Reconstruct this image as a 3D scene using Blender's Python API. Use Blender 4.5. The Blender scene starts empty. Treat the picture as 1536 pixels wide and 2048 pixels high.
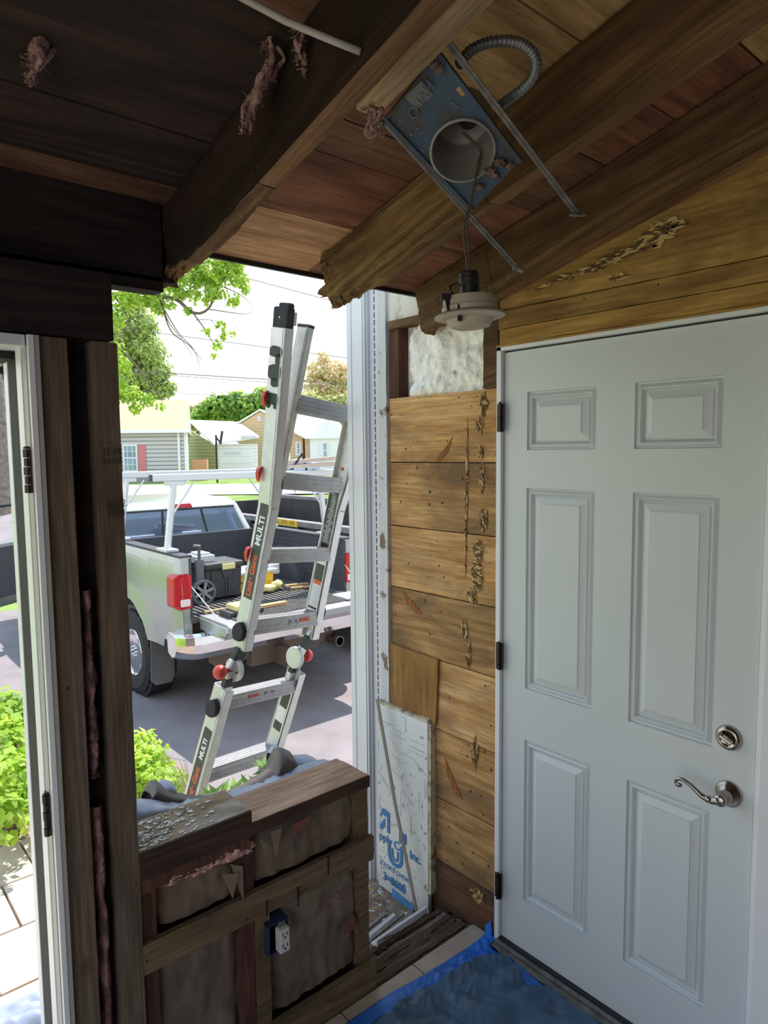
import bpy, bmesh, math, random
from mathutils import Vector, Matrix, noise as mnoise
V = Vector
random.seed(7)
scene = bpy.context.scene
COL = scene.collection

# ------------------------------------------------------------------ camera
FPX = 1370.56
YAW, PITCH, ROLL = math.radians(40.690), math.radians(5.018), math.radians(-0.575)
CAM = V((-1.791, -1.611, 1.731))
FW = V((math.sin(YAW)*math.cos(PITCH), math.cos(YAW)*math.cos(PITCH), -math.sin(PITCH)))
_rt = V((math.cos(YAW), -math.sin(YAW), 0)); _up = _rt.cross(FW)
RT = math.cos(ROLL)*_rt + math.sin(ROLL)*_up
UP = -math.sin(ROLL)*_rt + math.cos(ROLL)*_up
cd = bpy.data.cameras.new('camera'); cam = bpy.data.objects.new('camera', cd); COL.objects.link(cam)
cd.sensor_fit = 'HORIZONTAL'; cd.sensor_width = 36.0; cd.lens = 36.0*FPX/1536.0
cd.clip_start = 0.02; cd.clip_end = 500
cam.matrix_world = Matrix(((RT.x, UP.x, -FW.x, CAM.x), (RT.y, UP.y, -FW.y, CAM.y), (RT.z, UP.z, -FW.z, CAM.z), (0, 0, 0, 1)))
scene.camera = cam

# ------------------------------------------------------------------ light
scene.view_settings.view_transform = 'Standard'
scene.view_settings.look = 'None'
scene.view_settings.gamma = 1.0
scene.view_settings.use_curve_mapping = False
scene.view_settings.exposure = 0.12
w = bpy.data.worlds.new('sky'); scene.world = w; w.use_nodes = True
nt = w.node_tree; nt.nodes.clear()
_o = nt.nodes.new('ShaderNodeOutputWorld'); _b = nt.nodes.new('ShaderNodeBackground')
_tc = nt.nodes.new('ShaderNodeTexCoord'); _sx = nt.nodes.new('ShaderNodeSeparateXYZ'); _r = nt.nodes.new('ShaderNodeValToRGB')
nt.links.new(_tc.outputs['Generated'], _sx.inputs[0]); nt.links.new(_sx.outputs['Z'], _r.inputs[0])
_r.color_ramp.elements[0].position = 0.0; _r.color_ramp.elements[0].color = (1.0, 1.0, 1.0, 1)
_r.color_ramp.elements[1].position = 0.75; _r.color_ramp.elements[1].color = (0.50, 0.72, 1.0, 1)
_e = _r.color_ramp.elements.new(0.24); _e.color = (0.97, 0.99, 1.0, 1)
_e = _r.color_ramp.elements.new(0.36); _e.color = (0.78, 0.90, 1.0, 1)
nt.links.new(_r.outputs[0], _b.inputs['Color']); _b.inputs['Strength'].default_value = 1.45
nt.links.new(_b.outputs[0], _o.inputs[0])
sd = bpy.data.lights.new('sun', 'SUN'); sun = bpy.data.objects.new('sun', sd); COL.objects.link(sun)
sd.energy = 6.5; sd.angle = math.radians(0.6); sd.color = (1.0, 0.95, 0.88)
_el, _az = math.radians(62), math.radians(27)      # azimuth from +X towards +Y
_sdir = V((math.cos(_el)*math.cos(_az), math.cos(_el)*math.sin(_az), math.sin(_el)))
sun.rotation_euler = _sdir.to_track_quat('Z', 'Y').to_euler(); sun.location = (6, 6, 12)

# ------------------------------------------------------------------ pixel helpers (measuring the photograph)
def ray(X, Y): return RT*((X-768)/FPX) + UP*((1024-Y)/FPX) + FW
def atd(X, Y, d): return CAM + ray(X, Y)*d
def onx(X, Y, x=0.0): r = ray(X, Y); return CAM + r*((x-CAM.x)/r.x)
def ony(X, Y, y=0.0): r = ray(X, Y); return CAM + r*((y-CAM.y)/r.y)
def onz(X, Y, z=0.0): r = ray(X, Y); return CAM + r*((z-CAM.z)/r.z)
RH = V((math.cos(YAW), -math.sin(YAW), 0)); FH = V((math.sin(YAW), math.cos(YAW), 0))

# ------------------------------------------------------------------ materials
def newmat(name):
    m = bpy.data.materials.new(name); m.use_nodes = True
    nt = m.node_tree; b = nt.nodes['Principled BSDF']; return m, nt, b
def c4(c): return (c[0], c[1], c[2], 1)
def plain(name, col, rough=0.6, metal=0.0, var=0.0, scale=8, bump=0.0, bscale=60, spec=0.5, col2=None, thr=None, alpha=None):
    m, nt, b = newmat(name)
    b.inputs['Base Color'].default_value = c4(col); b.inputs['Roughness'].default_value = rough
    b.inputs['Metallic'].default_value = metal; b.inputs['Specular IOR Level'].default_value = spec
    tc = nt.nodes.new('ShaderNodeTexCoord')
    if var or col2:
        n = nt.nodes.new('ShaderNodeTexNoise'); n.inputs['Scale'].default_value = scale; n.inputs['Detail'].default_value = 6
        nt.links.new(tc.outputs['Object'], n.inputs['Vector'])
        r = nt.nodes.new('ShaderNodeValToRGB'); lo, hi = thr or (0.3, 0.7)
        r.color_ramp.elements[0].position = lo; r.color_ramp.elements[1].position = hi
        if col2: a, c = col, col2
        else: a = [x*(1-var) for x in col]; c = [min(1, x*(1+var)) for x in col]
        r.color_ramp.elements[0].color = c4(a); r.color_ramp.elements[1].color = c4(c)
        nt.links.new(n.outputs['Fac'], r.inputs[0]); nt.links.new(r.outputs[0], b.inputs['Base Color'])
    if bump:
        n2 = nt.nodes.new('ShaderNodeTexNoise'); n2.inputs['Scale'].default_value = bscale; n2.inputs['Detail'].default_value = 5
        nt.links.new(tc.outputs['Object'], n2.inputs['Vector'])
        bp = nt.nodes.new('ShaderNodeBump'); bp.inputs['Strength'].default_value = bump; bp.inputs['Distance'].default_value = 0.01
        nt.links.new(n2.outputs['Fac'], bp.inputs['Height']); nt.links.new(bp.outputs[0], b.inputs['Normal'])
    return m
def wood(name, c1, c2, axis='x', slope=0.0, stain=(0.05, 0.03, 0.02), amt=0.3, gs=9.0, holes=0.0, knots=0.3, rough=0.8, bump=0.35, off=0.0, bl=2.2):
    """grain runs along axis; blotches, fine fibres, knots and nail holes are the wood's own marks"""
    m, nt, b = newmat(name); N = nt.nodes.new; L = nt.links.new
    b.inputs['Roughness'].default_value = rough; b.inputs['Specular IOR Level'].default_value = 0.25
    tc = N('ShaderNodeTexCoord'); mp = N('ShaderNodeMapping'); mp.vector_type = 'TEXTURE' if False else 'POINT'
    rot = N('ShaderNodeMapping'); rot.inputs['Rotation'].default_value = (slope, 0, 0); rot.inputs['Location'].default_value = (off, off*1.7, off*0.6)
    s = {'x': (0.9, gs, gs), 'y': (gs, 0.9, gs), 'z': (gs, gs, 0.9)}[axis]
    mp.inputs['Scale'].default_value = s
    L(tc.outputs['Object'], rot.inputs[0]); L(rot.outputs[0], mp.inputs[0])
    # slow distortion around knots
    n0 = N('ShaderNodeTexNoise'); n0.inputs['Scale'].default_value = 1.1; n0.inputs['Detail'].default_value = 2; L(mp.outputs[0], n0.inputs['Vector'])
    n0.inputs['Scale'].default_value = 0.42; n0.inputs['Detail'].default_value = 1.5
    wm = N('ShaderNodeMath'); wm.operation = 'MULTIPLY'; wm.inputs[1].default_value = 95.0; L(n0.outputs['Fac'], wm.inputs[0])
    ws = N('ShaderNodeMath'); ws.operation = 'SINE'; L(wm.outputs[0], ws.inputs[0])
    wv = N('ShaderNodeMath'); wv.operation = 'MULTIPLY_ADD'; wv.inputs[1].default_value = 0.5; wv.inputs[2].default_value = 0.5; L(ws.outputs[0], wv.inputs[0])
    n1 = N('ShaderNodeTexNoise'); n1.inputs['Scale'].default_value = 5.0; n1.inputs['Detail'].default_value = 8; n1.inputs['Roughness'].default_value = 0.65; L(mp.outputs[0], n1.inputs['Vector'])
    mx = N('ShaderNodeMix'); mx.data_type = 'FLOAT'; mx.inputs[0].default_value = 0.66; L(wv.outputs[0], mx.inputs[2]); L(n1.outputs['Fac'], mx.inputs[3])
    rp = N('ShaderNodeValToRGB'); rp.color_ramp.elements[0].position = 0.2; rp.color_ramp.elements[1].position = 0.75
    rp.color_ramp.elements[0].color = c4(c2); rp.color_ramp.elements[1].color = c4(c1); L(mx.outputs[0], rp.inputs[0])
    nf = N('ShaderNodeTexNoise'); nf.inputs['Scale'].default_value = 16; nf.inputs['Detail'].default_value = 9; nf.inputs['Roughness'].default_value = 0.75
    mf = N('ShaderNodeMapping'); mf.inputs['Scale'].default_value = {'x': (0.35, 1, 1), 'y': (1, 0.35, 1), 'z': (1, 1, 0.35)}[axis]; L(mp.outputs[0], mf.inputs[0]); L(mf.outputs[0], nf.inputs['Vector'])
    rf = N('ShaderNodeValToRGB'); rf.color_ramp.elements[0].position = 0.34; rf.color_ramp.elements[1].position = 0.62
    rf.color_ramp.elements[0].color = (.42, .38, .36, 1); rf.color_ramp.elements[1].color = (1.12, 1.1, 1.08, 1); L(nf.outputs['Fac'], rf.inputs[0])
    mm = N('ShaderNodeMix'); mm.data_type = 'RGBA'; mm.blend_type = 'MULTIPLY'; mm.inputs[0].default_value = 0.8; L(rp.outputs[0], mm.inputs[6]); L(rf.outputs[0], mm.inputs[7])
    # stains
    n2 = N('ShaderNodeTexNoise'); n2.inputs['Scale'].default_value = bl; n2.inputs['Detail'].default_value = 7; n2.inputs['Roughness'].default_value = 0.6; n2.inputs['Distortion'].default_value = 0.6
    m2 = N('ShaderNodeMapping'); m2.inputs['Scale'].default_value = {'x': (1, 2.6, 2.6), 'y': (2.6, 1, 2.6), 'z': (2.6, 2.6, 1)}[axis]; L(rot.outputs[0], m2.inputs[0]); L(m2.outputs[0], n2.inputs['Vector'])
    r2 = N('ShaderNodeValToRGB'); t = 0.72 - amt*0.45; r2.color_ramp.elements[0].position = t-0.13; r2.color_ramp.elements[1].position = t+0.13
    r2.color_ramp.elements[1].color = (min(1, .55+amt*.5),)*3+(1,); L(n2.outputs['Fac'], r2.inputs[0])
    mc = N('ShaderNodeMix'); mc.data_type = 'RGBA'; L(r2.outputs[0], mc.inputs[0]); L(mm.outputs[2], mc.inputs[6]); mc.inputs[7].default_value = c4(stain)
    col = mc.outputs[2]
    if knots:
        vo = N('ShaderNodeTexVoronoi'); vo.inputs['Scale'].default_value = 2.3; m3 = N('ShaderNodeMapping')
        m3.inputs['Scale'].default_value = {'x': (1, 1.6, 1.6), 'y': (1.6, 1, 1.6), 'z': (1.6, 1.6, 1)}[axis]; L(rot.outputs[0], m3.inputs[0]); L(m3.outputs[0], vo.inputs['Vector'])
        r3 = N('ShaderNodeValToRGB'); r3.color_ramp.elements[0].position = 0.03; r3.color_ramp.elements[1].position = 0.085
        r3.color_ramp.elements[0].color = (knots,)*3+(1,); r3.color_ramp.elements[1].color = (0, 0, 0, 1); L(vo.outputs['Distance'], r3.inputs[0])
        mk = N('ShaderNodeMix'); mk.data_type = 'RGBA'; L(r3.outputs[0], mk.inputs[0]); L(col, mk.inputs[6]); mk.inputs[7].default_value = c4((c2[0]*.45, c2[1]*.3, c2[2]*.3)); col = mk.outputs[2]
    if holes:
        vo = N('ShaderNodeTexVoronoi'); vo.inputs['Scale'].default_value = 17; L(rot.outputs[0], vo.inputs['Vector'])
        r4 = N('ShaderNodeValToRGB'); r4.color_ramp.elements[0].position = 0.05*holes+.03; r4.color_ramp.elements[1].position = 0.07*holes+.045
        r4.color_ramp.elements[0].color = (0.85,)*3+(1,); r4.color_ramp.elements[1].color = (0, 0, 0, 1); L(vo.outputs['Distance'], r4.inputs[0])
        mk = N('ShaderNodeMix'); mk.data_type = 'RGBA'; L(r4.outputs[0], mk.inputs[0]); L(col, mk.inputs[6]); mk.inputs[7].default_value = (.02, .012, .01, 1); col = mk.outputs[2]
    L(col, b.inputs['Base Color'])
    n5 = N('ShaderNodeTexNoise'); n5.inputs['Scale'].default_value = 12; n5.inputs['Detail'].default_value = 6; L(mp.outputs[0], n5.inputs['Vector'])
    bp = N('ShaderNodeBump'); bp.inputs['Strength'].default_value = bump; bp.inputs['Distance'].default_value = 0.006
    L(n5.outputs['Fac'], bp.inputs['Height']); L(bp.outputs[0], b.inputs['Normal'])
    return m
def stripes(name, c1, c2, scale, axis='z', rough=0.6, duty=0.85, metal=0.0, noise=0.0):
    """lap siding / grooves: repeat along an object axis"""
    m, nt, b = newmat(name); N = nt.nodes.new; L = nt.links.new
    b.inputs['Roughness'].default_value = rough; b.inputs['Metallic'].default_value = metal
    tc = N('ShaderNodeTexCoord'); sx = N('ShaderNodeSeparateXYZ'); L(tc.outputs['Object'], sx.inputs[0])
    mu = N('ShaderNodeMath'); mu.operation = 'MULTIPLY'; mu.inputs[1].default_value = scale; L(sx.outputs[axis.upper()], mu.inputs[0])
    fr = N('ShaderNodeMath'); fr.operation = 'FRACT'; L(mu.outputs[0], fr.inputs[0])
    r = N('ShaderNodeValToRGB'); r.color_ramp.elements[0].position = duty-0.05; r.color_ramp.elements[1].position = duty
    r.color_ramp.elements[0].color = c4(c1); r.color_ramp.elements[1].color = c4(c2); L(fr.outputs[0], r.inputs[0]); L(r.outputs[0], b.inputs['Base Color'])
    bp = N('ShaderNodeBump'); bp.inputs['Strength'].default_value = 0.5; bp.inputs['Distance'].default_value = 0.02; L(fr.outputs[0], bp.inputs['Height']); L(bp.outputs[0], b.inputs['Normal'])
    return m
def glass(name, tint=(0.9, 0.95, 1.0), rough=0.02, alpha=0.35):
    m, nt, b = newmat(name)
    b.inputs['Base Color'].default_value = c4(tint); b.inputs['Roughness'].default_value = rough
    b.inputs['Alpha'].default_value = alpha; return m

M = {}
M['white_paint'] = plain('white_paint', (0.74, 0.76, 0.78), 0.45, var=0.05, scale=3, bump=0.03, bscale=40)
M['door_paint'] = plain('door_paint', (0.63, 0.675, 0.70), 0.36, var=0.03, scale=2, bump=0.04, bscale=30)
M['trim_white'] = plain('trim_white', (0.78, 0.80, 0.84), 0.35)
M['vinyl_grey'] = plain('vinyl_grey', (0.66, 0.68, 0.74), 0.4)
M['peeling'] = plain('peeling', (0.62, 0.62, 0.64), 0.8, scale=14, col2=(0.20, 0.15, 0.11), thr=(0.6, 0.66), bump=0.5, bscale=50)
M['old_white_board'] = plain('old_white_board', (0.72, 0.68, 0.60), 0.8, scale=7, col2=(0.35, 0.27, 0.2), thr=(0.62, 0.75), bump=0.2)
M['black'] = plain('black', (0.015, 0.015, 0.018), 0.45)
M['black_rubber'] = plain('black_rubber', (0.022, 0.022, 0.025), 0.75, var=0.3, bump=0.3, bscale=120)
M['bronze'] = plain('bronze', (0.05, 0.04, 0.035), 0.35, metal=0.8, var=0.3, scale=30)
M['nickel'] = plain('nickel', (0.42, 0.38, 0.34), 0.22, metal=1.0, var=0.1, scale=10)
M['steel'] = plain('steel', (0.20, 0.22, 0.24), 0.5, metal=0.7, scale=16, col2=(0.20, 0.14, 0.10), thr=(0.55, 0.72), bump=0.2)
M['galv'] = plain('galv', (0.24, 0.225, 0.20), 0.55, metal=0.75, var=0.35, scale=40)
M['plate_blue'] = plain('plate_blue', (0.075, 0.12, 0.17), 0.5, metal=0.35, scale=18, col2=(0.10, 0.09, 0.08), thr=(0.52, 0.68), bump=0.3, bscale=30)
M['can_grey'] = plain('can_grey', (0.30, 0.29, 0.27), 0.5, metal=0.3, var=0.15)
M['lamp_ivory'] = plain('lamp_ivory', (0.44, 0.39, 0.31), 0.5, var=0.15, scale=20)
M['pink'] = plain('pink_insulation', (0.62, 0.36, 0.34), 1.0, var=0.4, scale=30, bump=1.0, bscale=90, spec=0.05)
M['pink_dark'] = plain('pink_insulation_grimy', (0.40, 0.22, 0.23), 1.0, scale=14, col2=(0.12, 0.075, 0.06), thr=(0.42, 0.62), bump=1.0, bscale=60, spec=0.05)
M['white_fluff'] = plain('white_insulation', (0.97, 0.96, 0.92), 1.0, scale=14, col2=(0.25, 0.22, 0.19), thr=(0.62, 0.76), bump=0.9, bscale=70, spec=0.05)
M['kraft'] = plain('kraft_paper', (0.235, 0.175, 0.12), 0.7, scale=5, col2=(0.13, 0.09, 0.065), thr=(0.4, 0.7), bump=0.5, bscale=18)
M['foam'] = plain('foam_board_face', (0.70, 0.72, 0.74), 0.55, scale=40, col2=(0.30, 0.31, 0.33), thr=(0.63, 0.68), bump=0.1)
M['foam_side'] = plain('foam_side', (0.62, 0.56, 0.42), 0.9, scale=25, col2=(0.15, 0.11, 0.07), thr=(0.5, 0.7), bump=0.5)
M['blue_print'] = plain('blue_print', (0.04, 0.20, 0.52), 0.6)
M['blue_tarp'] = plain('blue_tarp', (0.02, 0.17, 0.68), 0.42, var=0.25, scale=5, bump=0.25, bscale=14)
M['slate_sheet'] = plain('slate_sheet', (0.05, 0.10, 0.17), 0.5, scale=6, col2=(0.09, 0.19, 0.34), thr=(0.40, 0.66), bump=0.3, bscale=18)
M['grey_tarp'] = plain('grey_tarp', (0.33, 0.37, 0.47), 0.38, metal=0.15, var=0.15, scale=6, bump=0.3, bscale=12)
M['brown_tarp'] = plain('brown_tarp', (0.085, 0.065, 0.06), 0.5, var=0.3, scale=9, bump=0.3, bscale=14)
M['tile'] = plain('floor_tile', (0.42, 0.34, 0.28), 0.5, scale=9, col2=(0.58, 0.48, 0.40), thr=(0.35, 0.65), bump=0.08)
M['grout'] = plain('grout', (0.25, 0.21, 0.18), 0.9)
M['alu'] = plain('ladder_aluminium', (0.66, 0.66, 0.67), 0.38, metal=0.5, var=0.08, scale=20)
M['alu_side'] = plain('ladder_aluminium_weathered', (0.64, 0.62, 0.57), 0.5, metal=0.45, var=0.12, scale=25, bump=0.05)
M['alu_rung'] = plain('ladder_rung_shaded', (0.36, 0.36, 0.37), 0.42, metal=0.35, var=0.12, scale=30)  # darker than the rails: shade on the rung fronts put into the colour
M['red_plastic'] = plain('red_plastic', (0.55, 0.05, 0.035), 0.35)
M['orange_print'] = plain('orange_print', (0.75, 0.12, 0.04), 0.5)
M['white_print'] = plain('white_print', (0.85, 0.85, 0.85), 0.5)
M['green_print'] = plain('green_print', (0.02, 0.035, 0.02), 0.5)
M['asphalt'] = plain('asphalt', (0.25, 0.215, 0.225), 0.9, var=0.14, scale=3, bump=0.3, bscale=150)
M['street'] = plain('street', (0.34, 0.31, 0.33), 0.9, var=0.1)
M['grass'] = plain('lawn', (0.12, 0.21, 0.04), 1.0, scale=1.3, col2=(0.24, 0.33, 0.08), thr=(0.35, 0.65), bump=0.8, bscale=60)
M['mulch'] = plain('mulch', (0.40, 0.27, 0.20), 1.0, scale=6, col2=(0.52, 0.38, 0.28), bump=0.8, bscale=50)
M['soil'] = plain('soil', (0.30, 0.22, 0.17), 1.0, var=0.35, scale=20, bump=0.8, bscale=50)
M['paver'] = plain('paver', (0.60, 0.48, 0.38), 0.9, var=0.12, scale=6, bump=0.1)
def leafmat(name, a, b_):
    m = plain(name, a, 0.6, col2=b_, scale=5, thr=(0.35, 0.65)); nt = m.node_tree; b = nt.nodes['Principled BSDF']; out = nt.nodes['Material Output']
    tr = nt.nodes.new('ShaderNodeBsdfTranslucent'); mx = nt.nodes.new('ShaderNodeMixShader'); mx.inputs[0].default_value = 0.55
    src = b.inputs['Base Color'].links[0].from_socket; nt.links.new(src, tr.inputs['Color'])
    nt.links.new(b.outputs[0], mx.inputs[1]); nt.links.new(tr.outputs[0], mx.inputs[2]); nt.links.new(mx.outputs[0], out.inputs['Surface']); return m
M['leaf_lime'] = leafmat('leaf_lime', (0.36, 0.58, 0.05), (0.60, 0.76, 0.10))
M['leaf_maple'] = leafmat('leaf_maple', (0.30, 0.48, 0.08), (0.60, 0.74, 0.16))
M['leaf_green'] = leafmat('leaf_green', (0.10, 0.26, 0.05), (0.34, 0.55, 0.12))
M['leaf_olive'] = leafmat('leaf_olive', (0.28, 0.38, 0.12), (0.56, 0.62, 0.28))
M['leaf_tan'] = leafmat('leaf_tan', (0.82, 0.62, 0.44), (0.96, 0.84, 0.66))
M['leaf_yellow'] = leafmat('leaf_yellow', (0.46, 0.50, 0.16), (0.75, 0.72, 0.35))
M['bark'] = plain('bark', (0.22, 0.19, 0.16), 0.95, var=0.35, scale=9, bump=0.9, bscale=16)
M['twig'] = plain('twig', (0.14, 0.11, 0.085), 0.9)
M['wire'] = plain('wire', (0.10, 0.09, 0.09), 0.6)
# timber
O = dict
M['w_sheath'] = wood('pine_sheathing', (0.78, 0.50, 0.23), (0.52, 0.27, 0.09), 'y', amt=0.40, gs=7, holes=0.7, knots=0.8, stain=(0.17, 0.10, 0.055), off=1.3)
M['w_sheath2'] = wood('pine_sheathing_b', (0.70, 0.43, 0.18), (0.42, 0.21, 0.07), 'y', amt=0.52, gs=7, holes=0.9, knots=0.8, stain=(0.13, 0.085, 0.05), off=4.1)
M['w_sheath_low'] = wood('pine_sheathing_dark', (0.20, 0.10, 0.05), (0.11, 0.05, 0.03), 'y', amt=0.5, gs=7, holes=0.6, stain=(0.05, 0.035, 0.03), off=2.2)  # darker sheathing tone for the lowest board and the pocket back
M['w_ply'] = wood('plywood_piece', (0.40, 0.22, 0.075), (0.27, 0.13, 0.04), 'z', amt=0.22, gs=5, stain=(0.08, 0.05, 0.03), off=0.4)
M['w_gable'] = wood('gable_board', (0.54, 0.33, 0.11), (0.26, 0.14, 0.045), 'y', amt=0.40, gs=5, holes=0.35, knots=0.6, stain=(0.10, 0.055, 0.025), off=6.3)
M['w_head'] = wood('door_header_strip', (0.56, 0.34, 0.11), (0.36, 0.19, 0.05), 'y', amt=0.22, gs=10, holes=0.5, stain=(0.11, 0.06, 0.03), off=9.3)
SL = math.atan(0.25)
M['w_rafter'] = wood('rafter_pine', (0.23, 0.135, 0.062), (0.095, 0.052, 0.026), 'y', SL, amt=0.5, gs=9, holes=0.25, stain=(0.06, 0.032, 0.018), off=0.9)
M['w_rafter_low'] = wood('rafter_underside_lit', (0.36, 0.21, 0.10), (0.19, 0.10, 0.05), 'y', SL, amt=0.35, gs=9, stain=(0.08, 0.045, 0.025), off=1.9)  # lighter copy of the rafter wood: light on the bottom faces painted in
M['w_scab'] = wood('scab_board', (0.50, 0.37, 0.22), (0.30, 0.21, 0.11), 'y', SL, amt=0.35, gs=8, stain=(0.12, 0.08, 0.05), off=2.9)
M['w_rafter_dark'] = wood('rafter_sooty', (0.052, 0.031, 0.02), (0.022, 0.014, 0.010), 'y', SL, amt=0.45, gs=9, stain=(0.025, 0.016, 0.012), off=3.9)
M['w_rot'] = wood('rotten_wood', (0.40, 0.25, 0.105), (0.14, 0.078, 0.034), 'y', SL, amt=0.40, gs=16, stain=(0.05, 0.03, 0.02), off=5.2, bump=1.0)
M['w_deck_dark'] = wood('deck_plank_dark', (0.085, 0.055, 0.04), (0.035, 0.023, 0.018), 'x', amt=0.5, gs=6, stain=(0.02, 0.015, 0.014), off=1.1)
M['w_deck_brown'] = wood('deck_plank_brown', (0.27, 0.15, 0.085), (0.16, 0.08, 0.045), 'x', amt=0.35, gs=6, stain=(0.05, 0.03, 0.02), off=2.1)
M['w_deck_red'] = wood('deck_plank_red', (0.36, 0.17, 0.10), (0.20, 0.085, 0.05), 'x', amt=0.32, gs=6, stain=(0.08, 0.035, 0.02), off=7.7)
M['w_deck_tan'] = wood('deck_plank_tan', (0.72, 0.44, 0.25), (0.50, 0.28, 0.14), 'x', amt=0.22, gs=5, knots=0.6, stain=(0.14, 0.07, 0.035), off=3.4)
M['w_deck_gold'] = wood('deck_plank_gold', (0.66, 0.46, 0.22), (0.48, 0.31, 0.12), 'x', amt=0.25, gs=4, stain=(0.15, 0.09, 0.04), off=5.9)
M['w_black'] = wood('sooty_header', (0.040, 0.030, 0.028), (0.018, 0.014, 0.014), 'x', amt=0.3, gs=8, stain=(0.009, 0.008, 0.009), off=5.9)
M['w_stud'] = wood('stud', (0.20, 0.155, 0.115), (0.14, 0.105, 0.078), 'z', amt=0.25, gs=12, holes=0.3, knots=0.5, stain=(0.045, 0.03, 0.025), off=2.7)
M['w_stud_red'] = wood('stud_reddish', (0.16, 0.075, 0.05), (0.09, 0.04, 0.03), 'z', amt=0.3, gs=12, stain=(0.04, 0.02, 0.02), off=5.5)
M['w_plate'] = wood('sill_plate', (0.70, 0.46, 0.32), (0.50, 0.30, 0.19), 'x', amt=0.22, gs=10, stain=(0.09, 0.05, 0.035), off=3.0)
M['w_plate_old'] = wood('old_sill_block', (0.42, 0.31, 0.19), (0.24, 0.165, 0.10), 'x', amt=0.22, gs=10, stain=(0.62, 0.60, 0.58), off=8.0, bl=4.5)
M['w_batten'] = wood('furring_strip', (0.23, 0.165, 0.095), (0.15, 0.10, 0.055), 'x', amt=0.28, gs=10, holes=0.4, stain=(0.055, 0.038, 0.025), off=6.0)
M['w_sill_rot'] = wood('rotten_sill', (0.30, 0.215, 0.155), (0.10, 0.065, 0.045), 'x', amt=0.45, gs=22, stain=(0.04, 0.03, 0.025), off=1.0, bump=1.0)
M['w_lath'] = plain('grey_lath', (0.26, 0.22, 0.19), 0.8, var=0.15, scale=20)
M['pencil'] = plain('pencil_line', (0.03, 0.028, 0.028), 0.9)

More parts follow.
